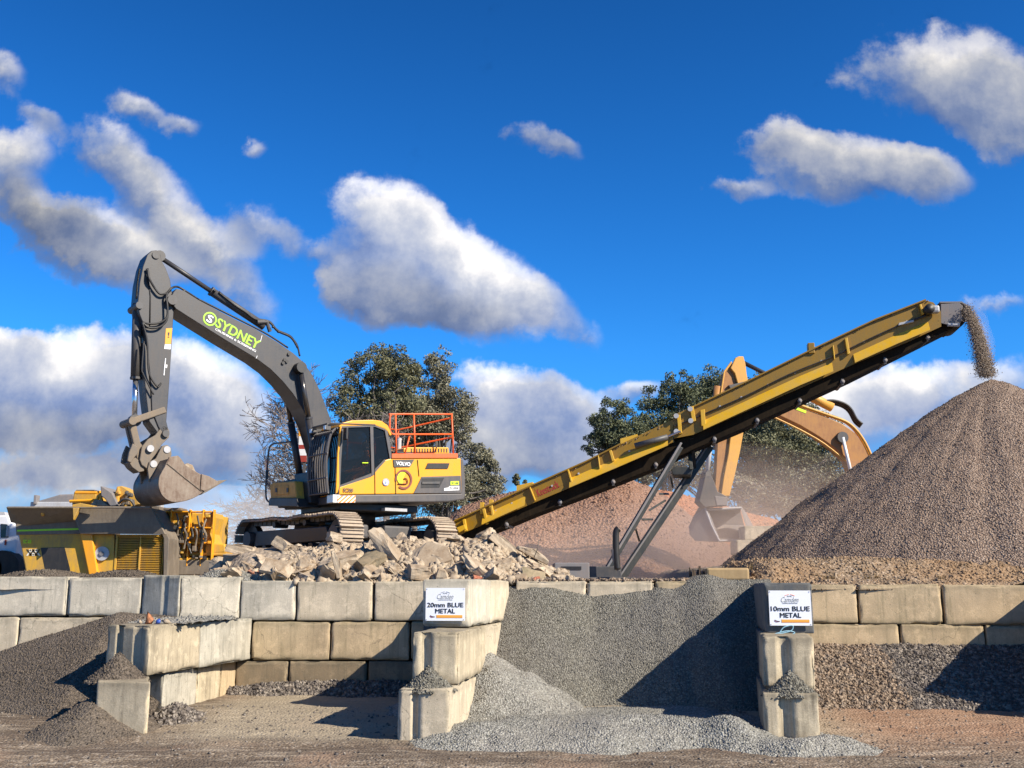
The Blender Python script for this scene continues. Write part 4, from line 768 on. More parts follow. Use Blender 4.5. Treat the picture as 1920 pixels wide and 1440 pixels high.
bmesh.ops.translate(hb, verts=hb.verts, vec=bs + Vector((0, 0, .77))); me = bpy.data.meshes.new('head'); hb.to_mesh(me); hb.free(); link('head', me, 'skin', op, True)
# toolbox, step and hand rail on the right hand front
def plf(pix, a0, a1, name, mat, bevel=.012): 
    q = [E.hita(x, y, a1) for x, y in pix]; return MB().prism([E.w(a0, l, u) for l, u in q], [E.w(a1, l, u) for l, u in q]).build(name, mat, ex, bevel=bevel)
plf([(507, 936), (505, 909), (512, 904), (553, 902), (556, 935)], .8, 1.45, 'toolbox', 'yellow_dusty', .03)
plf([(514, 928), (514, 912), (541, 910), (541, 927)], 1.44, 1.462, 'toolbox_lid', 'yellow_dusty', .01)
for x in (516, 537): plf([(x, 923), (x, 915), (x + 3, 915), (x + 3, 923)], 1.46, 1.475, 'latch', 'black', .002)
plf([(503, 948), (505, 934), (556, 934), (558, 950)], .9, 1.5, 'step_plate', 'black', .01)
rl = MB(); q = lambda x, y: E.w(1.42, *E.hita(x, y, 1.42))
rl.tube(spline([q(546, 828), q(520, 831), q(509, 834), q(504, 845), q(501, 880), q(498.5, 910), q(499, 932), q(503, 940), q(510, 942)], 5), .022, 8)
rl.tube(spline([q(500, 872), q(499, 900), q(503, 909), q(508, 910)], 4), .018, 6); rl.build('hand_rail', 'dark_grey', ex, True)
MB().tube([q(500.5, 882), q(500.5, 898)], [.035, .035], 8).build('mirror', 'black', ex)
MB().tube([q(501.5, 862), q(500.5, 882)], [.026, .026], 8).build('reflector', 'orange_bright', ex)
# centre body between cab and toolbox
E.bx(MB(), -1.2, 1.25, -.40, CL0 - .02, E.hit(600, 945, .4)[1], E.hit(600, 905, .4)[1] + .25).build('boom_mount', 'black', ex, bevel=.03)
E.bx(MB(), -1.6, 1.2, -1.40, -.42, E.hit(600, 945, .4)[1], E.hit(600, 905, .4)[1] + .15).build('fuel_tank', 'dark_grey', ex, bevel=.03)
E.bx(MB(), -1.3, .8, -.9, 1.1, E.hit(640, 943, Wd)[1] - .13, E.hit(640, 943, Wd)[1] + .05).build('belly_plate', 'black', ex, bevel=.03)
# railings on the deck
rv = MB(); q = lambda x, y, l=Wd - .03: E.w(E.hit(x, y, l)[0], l, E.hit(x, y, l)[1])
for x0, x1 in ((741.5, 743), (776, 778), (847, 850)): rv.tube([q(x0, 776.5), q(x1, 852)], .022, 7)
rv.tube(spline([q(848, 776.5), q(740, 776.5), q(733, 779), q(731, 784), q(731, 806), q(735, 813), q(741, 814.5)], 5) + [q(848, 814)], .022, 7)
zr = E.hit(790, 776.5, Wd - .03)[1]; zm = E.hit(790, 814, Wd - .03)[1]; zd = E.hit(790, 851, Wd)[1]; ab = E.hit(848, 777, Wd - .03)[0]; af = E.hit(742, 777, Wd - .03)[0]
for a_ in (af, (af + ab) / 2, ab): rv.tube([E.w(a_, -1.2, zd), E.w(a_, -1.2, zr)], .022, 7)
for z_ in (zr, zm): rv.tube([E.w(af, -1.2, z_), E.w(ab, -1.2, z_), E.w(ab, Wd - .03, z_)], .02, 6)
rv.tube([q(768, 818), q(759, 851)], .02, 6); rv.build('deck_railing', 'orange_rail', ex, True)
E.bx(MB(), ab - .02, af + .05, -1.42, Wd - .05, zd - .01, zd + .012).build('deck', 'dark_grey', ex)
# boom -------------------------------------------------------------
BL = .33
bt = [(325, 548), (331, 541), (345, 545), (372, 562), (400, 577), (440, 598), (480, 617), (520, 641), (550, 662), (568, 678), (586, 703), (600, 732), (611, 762), (620, 785), (632, 830), (636, 872)]
bb = [(612, 890), (597, 845), (582, 797), (566, 764), (549, 738), (530, 715), (507, 692), (480, 672), (450, 654), (420, 636), (385, 614), (350, 592), (330, 579), (322, 568), (321, 556)]
boom = pl(bt + bb, -BL, BL, 'boom', 'boom_grey', bevel=.012)
def on2(px, py, l=BL): a, u = E.hit(px, py, l); return E.w(a, l + .006, u)
p0, p1 = on2(404, 609), on2(487, 655); rx = (p1 - p0).normalized(); up = (E.L.cross(rx) * -1).normalized(); up = rx.cross(E.L).normalized() * -1 if rx.cross(E.L).z > 0 else rx.cross(E.L).normalized()
up = E.L.cross(rx); up = up if up.z > 0 else -up
text('boom_lettering', 'SYDNEY', on2(446.5, 626), rx, up, .225, (on2(487, 646) - on2(408, 603)).length, 'lime', boom, .035)
text('boom_lettering', 'CRUSHING & SCREENING', on2(442, 638), rx, up, .05, (on2(480, 658) - on2(404, 617)).length, 'white_ink', boom, .03)
def bring(r0, r1, a0, a1, mat, l=BL):
    q = E.hit(393.5, 598, l); vs = []
    for i in range(33):
        t_ = R(a0 + (a1 - a0) * i / 32)
        for r_ in (r0, r1): vs.append(E.w(q[0] - math.cos(t_) * r_, l + .006, q[1] + math.sin(t_) * r_))
    MB().add(vs, [(2 * i, 2 * i + 1, 2 * i + 3, 2 * i + 2) for i in range(32)]).build('round_logo', mat, boom)
bring(.125, .16, 0, 360, 'lime'); text('round_logo', 'S', on2(393.5, 598), rx, up, .17, .12, 'white_ink', boom, .05)
for x0, y0, x1, y1 in ((491, 629, 488, 640), (482, 667, 480, 672)): MB().tube([on2(x0, y0), on2(x1, y1)], .008, 4).build('boom_mark', 'white_ink', boom)
for x, y in ((533, 675), (537, 678), (530, 681), (541, 664)): disc(MB(), on2(x, y), E.L, .04, .07, 8).build('bracket', 'black', boom)
# hydraulic cylinders
def cyl(pA, pB, f, r, name='cylinder', mat='boom_grey', rod='chrome', rr_=.5, par=ex):
    pA, pB = Vector(pA), Vector(pB); m = pA.lerp(pB, f); o = MB().tube([pA, m], r, 14).build(name, mat, par, True)
    MB().tube([m, m + (pB - pA).normalized() * .05], r * 1.12, 14).build('gland', mat, o); MB().tube([m, pB], r * rr_, 12).build('rod', rod, o, True)
    disc(MB(), pB, E.L, r * 1.25, r * 1.6, 12).build('rod_eye', 'dark_grey', o); return o
for l_ in (.46, -.48):
    A_ = E.hit(562, 690, .44); B_ = E.hit(598, 905, .44); cyl(E.w(B_[0], l_, B_[1]), E.w(A_[0], l_, A_[1]), .55, .085, 'boom_cylinder', rod='rod_dark', rr_=.72)  # the rod's dark reflection is put into its colour
a, u = E.hit(562, 690, .44); MB().tube([E.w(a, -.58, u), E.w(a, .56, u)], .13, 14).build('boom_pin', 'black', ex)
A_ = E.hit(495, 612, 0); B_ = E.hit(298, 481, 0); cyl(E.w(A_[0], 0, A_[1]), E.w(B_[0], 0, B_[1]), .505, .10, 'stick_cylinder', 'dark_grey', 'boom_grey', .55)
MB().tube([on2(482, 604, .1), on2(500, 604, .1), on2(506, 622, .1)], .05, 8).build('cylinder_bracket', 'dark_grey', ex)
# stick ------------------------------------------------------------
SL = .25
sp_ = [(276, 478), (284, 470), (294, 469), (301, 477), (303, 488), (311, 503), (319, 524), (323, 550), (326, 580), (324, 615), (321, 665), (316, 740), (312, 790), (316, 806), (304, 812), (297, 800), (285, 770), (283, 720), (279, 680), (275, 640), (270, 610), (262, 590), (258, 572), (262, 530), (268, 500)]
stick = pl(sp_, -SL, SL, 'stick', 'boom_grey', bevel=.012, lt=SL)
pl([(285, 770), (283, 735), (279, 690), (276, 650), (271, 640), (270, 690), (276, 750), (281, 790), (297, 812), (300, 800)], -SL + .02, SL - .03, 'stick_belly', 'dark_grey', lt=SL)
# pivot between boom and stick, top eye
for (x, y, r_, w_) in ((324, 562, .11, BL + .06), (293, 478, .085, SL + .03), (262, 572, .08, SL + .05)):
    a, u = E.hit(x, y, w_); MB().tube([E.w(a, -w_, u), E.w(a, w_, u)], r_, 14).build('pin', 'dark_grey', ex)
pl([(309, 645), (311, 616), (323, 615), (320.5, 645)], SL, SL + .006, 'warning_sticker', 'yellow', bevel=0, lt=SL); pl([(308, 654), (309, 645.6), (320.5, 645.6), (319.5, 655)], SL, SL + .006, 'warning_sticker', 'white_ink', bevel=0, lt=SL)
etext('!', 316, 628, .12, 0, 'black_ink', 'warning_sticker', l=SL + .004, w=.03)
MB().tube([on2(310, 672, SL), on2(307, 704, SL)], .012, 4).build('scratch', 'white_ink', stick); MB().tube([on2(312, 684, SL), on2(311, 690, SL)], .02, 4).build('scratch', 'white_ink', stick)
# bucket cylinder on the front of the stick
A_ = E.hit(258, 570, 0); B_ = E.hit(252, 789, 0); cyl(E.w(A_[0], 0, A_[1]), E.w(B_[0], 0, B_[1]), .63, .105, 'bucket_cylinder', 'dark_grey', 'chrome', .55)
def bar(p, q_, l0, l1, w, name, mat, r_=None):
    a0_, u0_ = p; a1_, u1_ = q_; d_ = Vector((a1_ - a0_, u1_ - u0_)); n_ = Vector((-d_.y, d_.x)).normalized() * w
    A4 = [(a0_ + n_.x, u0_ + n_.y), (a0_ - n_.x, u0_ - n_.y), (a1_ - n_.x, u1_ - n_.y), (a1_ + n_.x, u1_ + n_.y)]
    return MB().prism([E.w(a, l0, u) for a, u in A4], [E.w(a, l1, u) for a, u in A4]).build(name, mat, ex, bevel=.02)
h = lambda x, y, l=.25: E.hit(x, y, l)
for s_ in (1, -1):
    bar(h(247, 790), h(310, 768), s_ * .2, s_ * .28, .07, 'guide_link', 'hitch_steel')
for s_ in (1, -1): bar(h(250, 790), h(267, 862), s_ * .05, s_ * .17, .075, 'link', 'hitch_steel')
MB().tube([E.w(*[h(247, 790)[0], -.34, h(247, 790)[1]]), E.w(h(247, 790)[0], .34, h(247, 790)[1])], .085, 14).build('pin', 'hitch_steel', ex)
# quick hitch
for s0_, s1_ in ((.17, .25), (-.25, -.17)):
    pl([(306, 797), (314, 800), (318, 808), (317, 820), (304, 833), (292, 852), (281, 866), (276, 879), (266, 872), (262, 862), (266, 838), (277, 824), (291, 816)], s0_, s1_, 'hitch_plate', 'hitch_steel', lt=.25, bevel=.015)
    pl([(249, 831), (258, 838), (259, 850), (252, 858), (246, 868), (239, 864), (242, 848)], s0_, s1_, 'hitch_hook', 'hitch_steel', lt=.25, bevel=.015)
pl([(243, 866), (255, 857), (271, 870), (272, 883), (262, 885), (250, 876)], -.2, .2, 'hitch_body', 'hitch_steel', lt=.25)
for x, y in ((311, 813), (282, 841), (313, 843), (288, 870)):
    a, u = h(x, y, .3); MB().tube([E.w(a, -.32, u), E.w(a, .32, u)], .075, 14).build('pin', 'grey_metal' if y > 830 else 'dark_grey', ex)
for s0_, s1_ in ((.22, .30), (-.30, -.22)):
    pl([(304, 836), (314, 834), (321, 840), (322, 852), (318, 868), (306, 884), (298, 900), (284, 908), (280, 902), (277, 880), (280, 866), (292, 860)], s0_, s1_, 'bucket_ear', 'hitch_steel', lt=.30, bevel=.012)
# bucket: side cheeks, curved back, cutting edge, teeth
bu = thing('bucket', (0, 0, 0), None, None); bu.parent = ex; bu.matrix_parent_inverse = Matrix.Translation(-ex.location)
def rnd_(pts): return [(p.x, p.y) for p in spline([(x, y, 0) for x, y in pts], 4)]
BW = .84
cheek = [(314, 868), (317, 857), (334, 854), (340, 860), (347, 871), (360, 880), (376, 889), (391, 893), (407, 902), (408, 907), (395, 915)] + rnd_([(383, 921), (367, 932), (345, 940), (322, 941), (306, 931), (298, 915), (298, 897), (305, 882), (314, 868)])[:-1]
def b2(o): o.parent = bu; o.matrix_parent_inverse = Matrix.Identity(4); return o
for s0_, s1_ in ((BW - .05, BW), (-BW, -BW + .05)): b2(pl(cheek, s0_, s1_, 'bucket_side', 'bucket_steel', lt=BW, bevel=.01))
back = rnd_([(316, 860), (306, 882), (298, 897), (298, 915), (306, 931), (322, 941), (345, 940), (367, 932), (383, 921)])
q0 = [E.hit(x, y, BW) for x, y in back]; cen = (sum(q[0] for q in q0) / len(q0), sum(q[1] for q in q0) / len(q0))
for nm_, i0, i1 in (('bucket_back', 0, len(q0)),):
    mb = MB(); n_ = len(q0); vs = []
    for k_, (a_, u_) in enumerate(q0):
        ia, iu = a_ + (cen[0] - a_) * .09, u_ + (cen[1] - u_) * .09
        vs += [E.w(a_, -BW + .01, u_), E.w(a_, BW - .01, u_), E.w(ia, BW - .01, iu), E.w(ia, -BW + .01, iu)]
    fs = [(4 * i + j, 4 * i + (j + 1) % 4, 4 * i + 4 + (j + 1) % 4, 4 * i + 4 + j) for i in range(n_ - 1) for j in range(4)] + [(3, 2, 1, 0), (4 * n_ - 4, 4 * n_ - 3, 4 * n_ - 2, 4 * n_ - 1)]
    b2(mb.add(vs, fs).build(nm_, 'bucket_steel', ex))
b2(pl([(376, 928), (383, 921), (408, 904), (408, 910), (388, 922)], -BW - .02, BW + .02, 'cutting_edge', 'hitch_steel', lt=BW, bevel=.004))
b2(pl([(375, 918), (377, 889), (391, 893), (408, 903), (407, 909), (383, 921)], BW, BW + .03, 'side_cutter', 'bucket_steel', lt=BW, bevel=.006))
for i in range(5):
    l_ = -BW + .02 + i * (2 * BW - .14) / 4
    b2(pl([(400, 906), (404, 902), (412, 900.5), (427, 899.5), (412, 908), (402, 913)], l_, l_ + .10, 'tooth', 'hitch_steel', lt=BW, bevel=.006))
b2(pl([(345, 872), (352, 868), (362, 872), (366, 882), (372, 888), (350, 884)], -.35, .35, 'rock_load', 'rubble', lt=.35, bevel=.02))
MB().tube(spline([on2(313, 869, BW), on2(345, 895, BW), on2(378, 921, BW)], 3), .013, 5).build('weld_seam', 'hitch_steel', ex)
# hoses ------------------------------------------------------------
hs = MB(); z = lambda x, y, l=SL + .06: E.w(E.hit(x, y, l)[0], l, E.hit(x, y, l)[1])
for dl in (0, .05):
    hs.tube(spline([z(275 + dl * 40, 504, SL + .05), z(280, 522, SL + .07 + dl), z(290, 540, SL + .08), z(300, 551, SL + .08), z(312, 550, SL + .1), z(322, 540, SL + .1), z(334, 538, .2), z(350, 547, .18), z(370, 560, .1)], 5), .024, 7)
    hs.tube(spline([z(262, 504, SL + .03), z(258, 530, SL + .03), z(256, 560, SL + .05)], 5), .022, 7)
    hs.tube(spline([z(267, 604, SL + .05), z(280, 607 + dl * 150, SL + .08), z(300, 605 + dl * 150, SL + .1), z(313, 594 + dl * 100, SL + .12), z(314, 575, SL + .12), z(312, 555, SL + .1), z(318, 545, SL + .1)], 5), .024, 7)
hs.tube(spline([z(267, 604), z(276, 640), z(278, 690), z(284, 710), z(296, 725), z(302, 718)], 5), .02, 7); hs.tube(spline([z(270, 640), z(266, 690), z(268, 700), z(275, 715), z(288, 740)], 5), .018, 6)
hs.tube([z(276, 504, SL + .01), z(282, 555, SL + .01), z(281, 610, SL + .01)], .014, 5)
hs.build('hose', 'black', stick, True)
hb_ = MB(); z = lambda x, y, l=.05: E.w(E.hit(x, y, l)[0], l, E.hit(x, y, l)[1])
for l_, dy in ((.12, 0), (0, -1.5), (-.12, 1)):
    hb_.tube(spline([z(410, 548 + dy, l_), z(440, 572 + dy, l_), z(460, 585 + dy, l_), z(478, 598 + dy, l_), z(505, 604 + dy, l_), z(520, 620 + dy, l_), z(545, 632 + dy, l_), z(558, 652 + dy, l_)], 5), .02, 6)
hb_.tube(spline([z(520, 622, .1), z(540, 628, .1), z(556, 645, .1), z(562, 668, .1)], 5), .022, 6); hb_.tube(spline([z(370, 560, .15), z(410, 580, .12), z(450, 600, .15), z(500, 626, .15), z(540, 652, .15)], 5), .022, 6)
for x, y in ((345, 546), (402, 545), (512, 613), (522, 622)): hb_.tube([z(x, y, -.14), z(x, y, .2)], .035, 7)
hb_.build('hose', 'black', boom, True)
# undercarriage ----------------------------------------------------
ud = R(42); T = Fr(GC, math.sin(ud), -math.cos(ud))     # a points towards the near end, l to the right of the picture
T.L = Vector((math.cos(ud), math.sin(ud), 0))
def track(lc, nm):
    root = bpy.data.objects.new('track', None); COL.objects.link(root); root.parent = ex; root.matrix_parent_inverse = Matrix.Translation(-ex.location)
    if nm: root['label'] = nm
    def adopt(o): o.parent = root; o.matrix_parent_inverse = Matrix.Identity(4); return o
    Rr, ha, w = .43, 1.98, .30; per = 2 * math.pi * Rr + 4 * ha; n = 48; sh = MB(); lk = MB()
    def pt(s_):
        s_ %= per
        if s_ < 2 * ha: a, u, th = -ha + s_, 2 * Rr, 0
        elif s_ < 2 * ha + math.pi * Rr: t_ = (s_ - 2 * ha) / Rr; a, u, th = ha + math.sin(t_) * Rr, Rr + math.cos(t_) * Rr, -t_
        elif s_ < 4 * ha + math.pi * Rr: a, u, th = ha - (s_ - 2 * ha - math.pi * Rr), 0, math.pi
        else: t_ = (s_ - 4 * ha - math.pi * Rr) / Rr; a, u, th = -ha - math.sin(t_) * Rr, Rr - math.cos(t_) * Rr, math.pi - t_
        sag = -.05 * math.sin(math.pi * (a + ha) / (2 * ha)) ** 2 * math.sin(3 * math.pi * (a + ha) / (2 * ha)) ** 2 if th == 0 and abs(a) < ha else 0
        return a, u + sag + .02, th
    for i in range(n):
        a, u, th = pt(per * i / n); da, du = math.cos(th), math.sin(th); c_ = T.w(a, lc, u); t_ = T.F * da + T.U * du; nn = T.F * -du + T.U * da
        sh.box(c_, t_ * per / n * .45, T.L * w, nn * .018)
        for k in (-.38, 0, .38): sh.box(c_ + t_ * per / n * k + nn * .03, t_ * .012, T.L * w * .99, nn * .022)
        lk.box(c_ - nn * .07, t_ * per / n * .42, T.L * .09, nn * .05)
    adopt(sh.build('track_shoes', 'track_steel', ex)); adopt(lk.build('track_chain', 'black', ex))
    adopt(MB().prism([T.w(a, lc - .15, u) for a, u in ((-1.7, .25), (-1.6, .62), (1.6, .62), (1.75, .3))], [T.w(a, lc + .15, u) for a, u in ((-1.7, .25), (-1.6, .62), (1.6, .62), (1.75, .3))]).build('track_frame', 'black', ex, bevel=.02))
    for i in range(8): adopt(disc(MB(), T.w(-1.5 + i * 3.0 / 7, lc, .17), T.L, .10, .44, 14).build('track_roller', 'black', ex))
    for a in (-.7, .7): adopt(disc(MB(), T.w(a, lc, .74), T.L, .07, .36, 12).build('carrier_roller', 'black', ex))
    for a, nm2 in ((ha, 'idler'), (-ha, 'sprocket')):
        adopt(disc(MB(), T.w(a, lc, Rr), T.L, .36, .16, 20).build(nm2, 'black', ex)); adopt(disc(MB(), T.w(a, lc, Rr), T.L, .2, .42, 16).build('hub', 'dark_grey', ex))
track(-1.33, 'near track, dark in shade'); track(1.33, 'far track beside the conveyor foot')
MB().prism([T.w(a, -.95, u) for a, u in ((-.8, .42), (-.7, .78), (.7, .78), (.8, .42))], [T.w(a, .95, u) for a, u in ((-.8, .42), (-.7, .78), (.7, .78), (.8, .42))]).build('cross_frame', 'dark_grey', ex, bevel=.03)
for s_ in (-1, 1): MB().box(T.w(1.0, s_ * .62, .55), T.F * .45, T.L * .4, T.U * .16).build('frame_leg', 'dark_grey', ex, bevel=.05)
disc(MB(), GC + Vector((.1, -.25, .92)), (0, 0, 1), .72, .36, 28).build('slew_ring', 'black', ex, True)
for a_, w_ in ((.62, .3),): E.bx(MB(), -.9, -.3, Wd - .5, Wd - .15, .93, 1.0).build('bracket', 'grey_metal', ex)
# ================================================================ CONVEYOR over the stockpile
pa, pb = at(860, 985, 29.0), at(1770, 600, 27.0); d_ = (pb - pa)
K = Fr((pa.x, pa.y, 0), d_.x, d_.y); K.L = -K.L if K.L.y > 0 else K.L            # l grows towards the camera
cv = thing('conveyor', at(900, 1000, 28.9), 'long yellow discharge conveyor rising from behind the rubble to the stockpile', 'conveyor')
def kp(pix, l0, l1, name, mat, lt=0.0, bevel=.01, par=cv): return K.plate(MB(), pix, l0, l1, lt).build(name, mat, par, bevel=bevel)
CW = 1.25
topl = [(852, 977), (905, 953), (1000, 909), (1100, 865), (1165, 832), (1262, 786)]; botl = [(1300, 813), (1200, 858), (1110, 897), (1000, 943), (905, 984), (858, 1004)]
topu = [(1262, 778), (1300, 763), (1400, 716), (1530, 652), (1640, 600), (1735, 563), (1750, 567), (1764, 584)]; botu = [(1765, 612), (1700, 642), (1600, 683), (1500, 728), (1400, 771), (1300, 815), (1264, 822)]
# far side boards, near side boards
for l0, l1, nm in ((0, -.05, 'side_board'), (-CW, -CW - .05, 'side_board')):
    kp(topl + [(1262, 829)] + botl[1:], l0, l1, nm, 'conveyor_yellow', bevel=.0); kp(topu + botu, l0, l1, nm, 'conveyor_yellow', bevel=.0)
# outward kicked lower ledge, sunlight painted in by the brighter yellow
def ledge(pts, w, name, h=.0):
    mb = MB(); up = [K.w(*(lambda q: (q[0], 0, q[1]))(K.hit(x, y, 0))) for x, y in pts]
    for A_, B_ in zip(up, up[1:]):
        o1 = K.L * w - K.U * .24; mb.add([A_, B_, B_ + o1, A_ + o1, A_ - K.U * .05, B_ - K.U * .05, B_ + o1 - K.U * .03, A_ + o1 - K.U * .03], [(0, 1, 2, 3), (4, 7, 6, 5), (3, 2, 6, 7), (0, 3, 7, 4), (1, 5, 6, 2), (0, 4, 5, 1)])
    return mb.build(name, 'conveyor_sunlit', cv)
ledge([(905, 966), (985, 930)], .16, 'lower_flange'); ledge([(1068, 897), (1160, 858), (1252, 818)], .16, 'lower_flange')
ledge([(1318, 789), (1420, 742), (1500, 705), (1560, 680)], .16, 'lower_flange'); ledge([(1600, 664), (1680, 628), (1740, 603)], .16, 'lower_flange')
def rim(pts, name='top_rim'):
    mb = MB(); up = [K.w(*(lambda q: (q[0], .03, q[1]))(K.hit(x, y, 0))) for x, y in pts]
    for A_, B_ in zip(up, up[1:]): c_ = (A_ + B_) / 2; mb.box(c_, (B_ - A_) / 2, K.L * .05, K.U * .02)
    return mb.build(name, 'conveyor_yellow', cv)
rim(topl[:5]); rim(topu[1:6])
# belt (load carrying) and tray underneath, shade put into its near-black colour
def hitu(x, y): return K.hit(x, y, 0)
belt = [(870, 972), (1000, 912), (1165, 838), (1300, 778), (1530, 668), (1735, 582), (1800, 590)]
mb = MB(); bq = [hitu(x, y) for x, y in belt]
for (a0, u0), (a1, u1) in zip(bq, bq[1:]): mb.prism([K.w(a0, -.1, u0), K.w(a1, -.1, u1), K.w(a1, -.1, u1 - .05), K.w(a0, -.1, u0 - .05)], [K.w(a0, -CW + .1, u0), K.w(a1, -CW + .1, u1), K.w(a1, -CW + .1, u1 - .05), K.w(a0, -CW + .1, u0 - .05)])
mb.build('belt', 'rubber', cv)
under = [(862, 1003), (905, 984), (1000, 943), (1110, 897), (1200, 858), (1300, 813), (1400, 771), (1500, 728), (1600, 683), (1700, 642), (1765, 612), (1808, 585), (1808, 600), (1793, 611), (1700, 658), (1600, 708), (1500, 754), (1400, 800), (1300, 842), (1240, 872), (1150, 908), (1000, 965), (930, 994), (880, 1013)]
kp(under, -.14, -CW + .10, 'under_tray', 'tray_shade', lt=-.14, bevel=0)
# return belt below
# flanges (vertical ribs) on the boards
for x0, y0, x1, y1, w in ((905, 955, 912, 984, 5), (920, 950, 924, 976, 4), (993, 915, 1003, 940, 2), (1064, 882, 1071, 906, 3), (1142, 846, 1148, 866, 5), (1121, 856, 1124, 880, 2), (1269, 780, 1272, 815, 7), (1293, 764, 1298, 792, 7), (1313, 770, 1315, 800, 8), (1583, 636, 1588, 666, 5), (1560, 650, 1563, 676, 2), (1722, 573, 1728, 592, 4), (868, 975, 872, 997, 5)):
    kp([(x0, y0), (x0 + w, y0 - 2), (x1 + w, y1 - 2), (x1, y1)], -.02, .09, 'rib', 'conveyor_sunlit')
kp([(858, 990), (873, 984), (875, 992), (862, 999)], 0, .14, 'foot_bracket', 'conveyor_sunlit')
for x, y in ((1268, 781), (1295, 790), (1268, 810), (1294, 768)): a, u = K.hit(x, y, 0); disc(MB(), K.w(a, .08, u), K.L, .07, .1, 10).build('pivot_bolt', 'grey_metal', cv)
for x0, y0, x1, y1 in ((968, 917, 998, 908), (1163, 829, 1195, 818), (1519, 659, 1549, 649)):
    a0, u0 = K.hit(x0, y0, 0); a1, u1 = K.hit(x1, y1, 0); mb = MB(); mb.prism([K.w(a0, -.05, u0 - .1), K.w(a0, -.05, u0 + .1), K.w(a1, -.05, u1 + .07), K.w(a1, -.05, u1 - .1)], [K.w(a0, -.45, u0 - .1), K.w(a0, -.45, u0 + .1), K.w(a1, -.45, u1 + .07), K.w(a1, -.45, u1 - .1)]); mb.build('top_hatch', 'conveyor_sunlit', cv)
a, u = K.hit(1522, 660, 0); K.bx(MB(), a - .1, a + .08, -.2, .05, u - .05, u + .25).build('lug', 'conveyor_yellow', cv, bevel=.02)
for x, y in ((904, 950), (921, 945)): a, u = K.hit(x, y, 0); K.bx(MB(), a - .05, a + .05, -.1, .05, u - .2, u + .12).build('lug', 'conveyor_sunlit', cv)
# small ram on the side board, drive motor at the head
A_ = K.hit(1190, 836, .14); B_ = K.hit(1252, 819, .14); o = MB().tube([K.w(A_[0], .14, A_[1]), K.w(B_[0], .14, B_[1])], .075, 10).build('ram', 'dark_grey', cv, True)
MB().tube([K.w(B_[0], .14, B_[1]), K.w(B_[0] + .35, .14, B_[1] + .14)], .035, 8).build('rod', 'chrome', o)
A_ = K.hit(1738, 584, .0); MB().tube([K.w(A_[0], -.02, A_[1]), K.w(A_[0], .34, A_[1])], .13, 14).build('drive_motor', 'black', cv, True)
K.bx(MB(), A_[0] - .02, A_[0] + .27, .04, .28, A_[1] - .10, A_[1] + .10).build('motor_housing', 'grey_metal', cv, bevel=.05)
MB().tube(spline([K.w(*(lambda q: (q[0], .06, q[1]))(K.hit(x, y, 0))) for x, y in ((1687, 609), (1700, 605), (1715, 600), (1735, 593))], 3), .03, 6).build('hose', 'black', cv)
kp([(1683, 612), (1684, 607), (1712, 601), (1712, 605)], 0, .1, 'scraper_rod', 'grey_metal')
# head: pulley, guards, belt turning over it
A_ = K.hit(1792, 596, -.1); pr = .26
MB().tube([K.w(A_[0], -.1, A_[1]), K.w(A_[0], -CW + .1, A_[1])], pr, 22).build('head_pulley', 'rubber', cv, True)
kp([(1764, 570), (1799, 568), (1806, 574), (1802, 583), (1806, 600), (1792, 612), (1764, 606)], .0, -.04, 'head_plate', 'far_grey'); kp([(1764, 570), (1799, 568), (1806, 574), (1802, 583), (1806, 600), (1792, 612), (1764, 606)], -CW, -CW - .04, 'head_plate', 'far_grey')
mb = MB(); a0, u0 = K.hit(1800, 570, 0); mb.prism([K.w(a0 - .5, 0, u0 + .05), K.w(a0 + .06, 0, u0 + .02), K.w(a0 + .28, 0, u0 - .16), K.w(a0 + .28, 0, u0 - .12), K.w(a0 + .05, 0, u0 + .07), K.w(a0 - .5, 0, u0 + .09)], [K.w(a0 - .5, -CW, u0 + .05), K.w(a0 + .06, -CW, u0 + .02), K.w(a0 + .28, -CW, u0 - .16), K.w(a0 + .28, -CW, u0 - .12), K.w(a0 + .05, -CW, u0 + .07), K.w(a0 - .5, -CW, u0 + .09)]); mb.build('head_hood', 'far_grey', cv)
for x, y in ((950, 992), (1050, 950), (1150, 912), (1230, 880), (1340, 832), (1420, 797), (1500, 760), (1580, 724), (1660, 684), (1740, 642)):
    a, u = K.hit(x, y, -.14); MB().tube([K.w(a, -.10, u + .12), K.w(a, -CW + .08, u + .12)], .06, 10).build('return_roller', 'far_grey', cv, True)
    K.bx(MB(), a - .03, a + .03, -.135, -.11, u + .02, u + .2).build('roller_bracket', 'dark_grey', cv)
for i, (x, y) in enumerate(((930, 958), (960, 944), (1035, 911), (1085, 888), (1180, 846), (1215, 832), (1350, 762), (1390, 745), (1440, 722), (1490, 699), (1540, 677), (1620, 641), (1650, 627), (1700, 603))):
    a, u = K.hit(x, y, 0); disc(MB(), K.w(a, .01, u), K.L, .03, .04, 6).build('bolt', 'grey_metal', cv)
mb = MB(); hp_ = [K.w(*(lambda q: (q[0], .05, q[1]))(K.hit(x, y + 9 + 1.5 * math.sin(x * .05), 0))) for x, y in ((1265, 790), (1320, 768), (1400, 732), (1480, 695), (1560, 660), (1640, 622), (1700, 596), (1735, 585))]
mb.tube(spline(hp_, 5), .022, 6).build('hose', 'black', cv)
a0, u0 = K.hit(1795, 610, .04); MB().tube([K.w(a0 - .25, .06, u0 + .02), K.w(a0 + .05, .06, u0 - .0)], .05, 8).build('scraper_weight', 'grey_metal', cv)
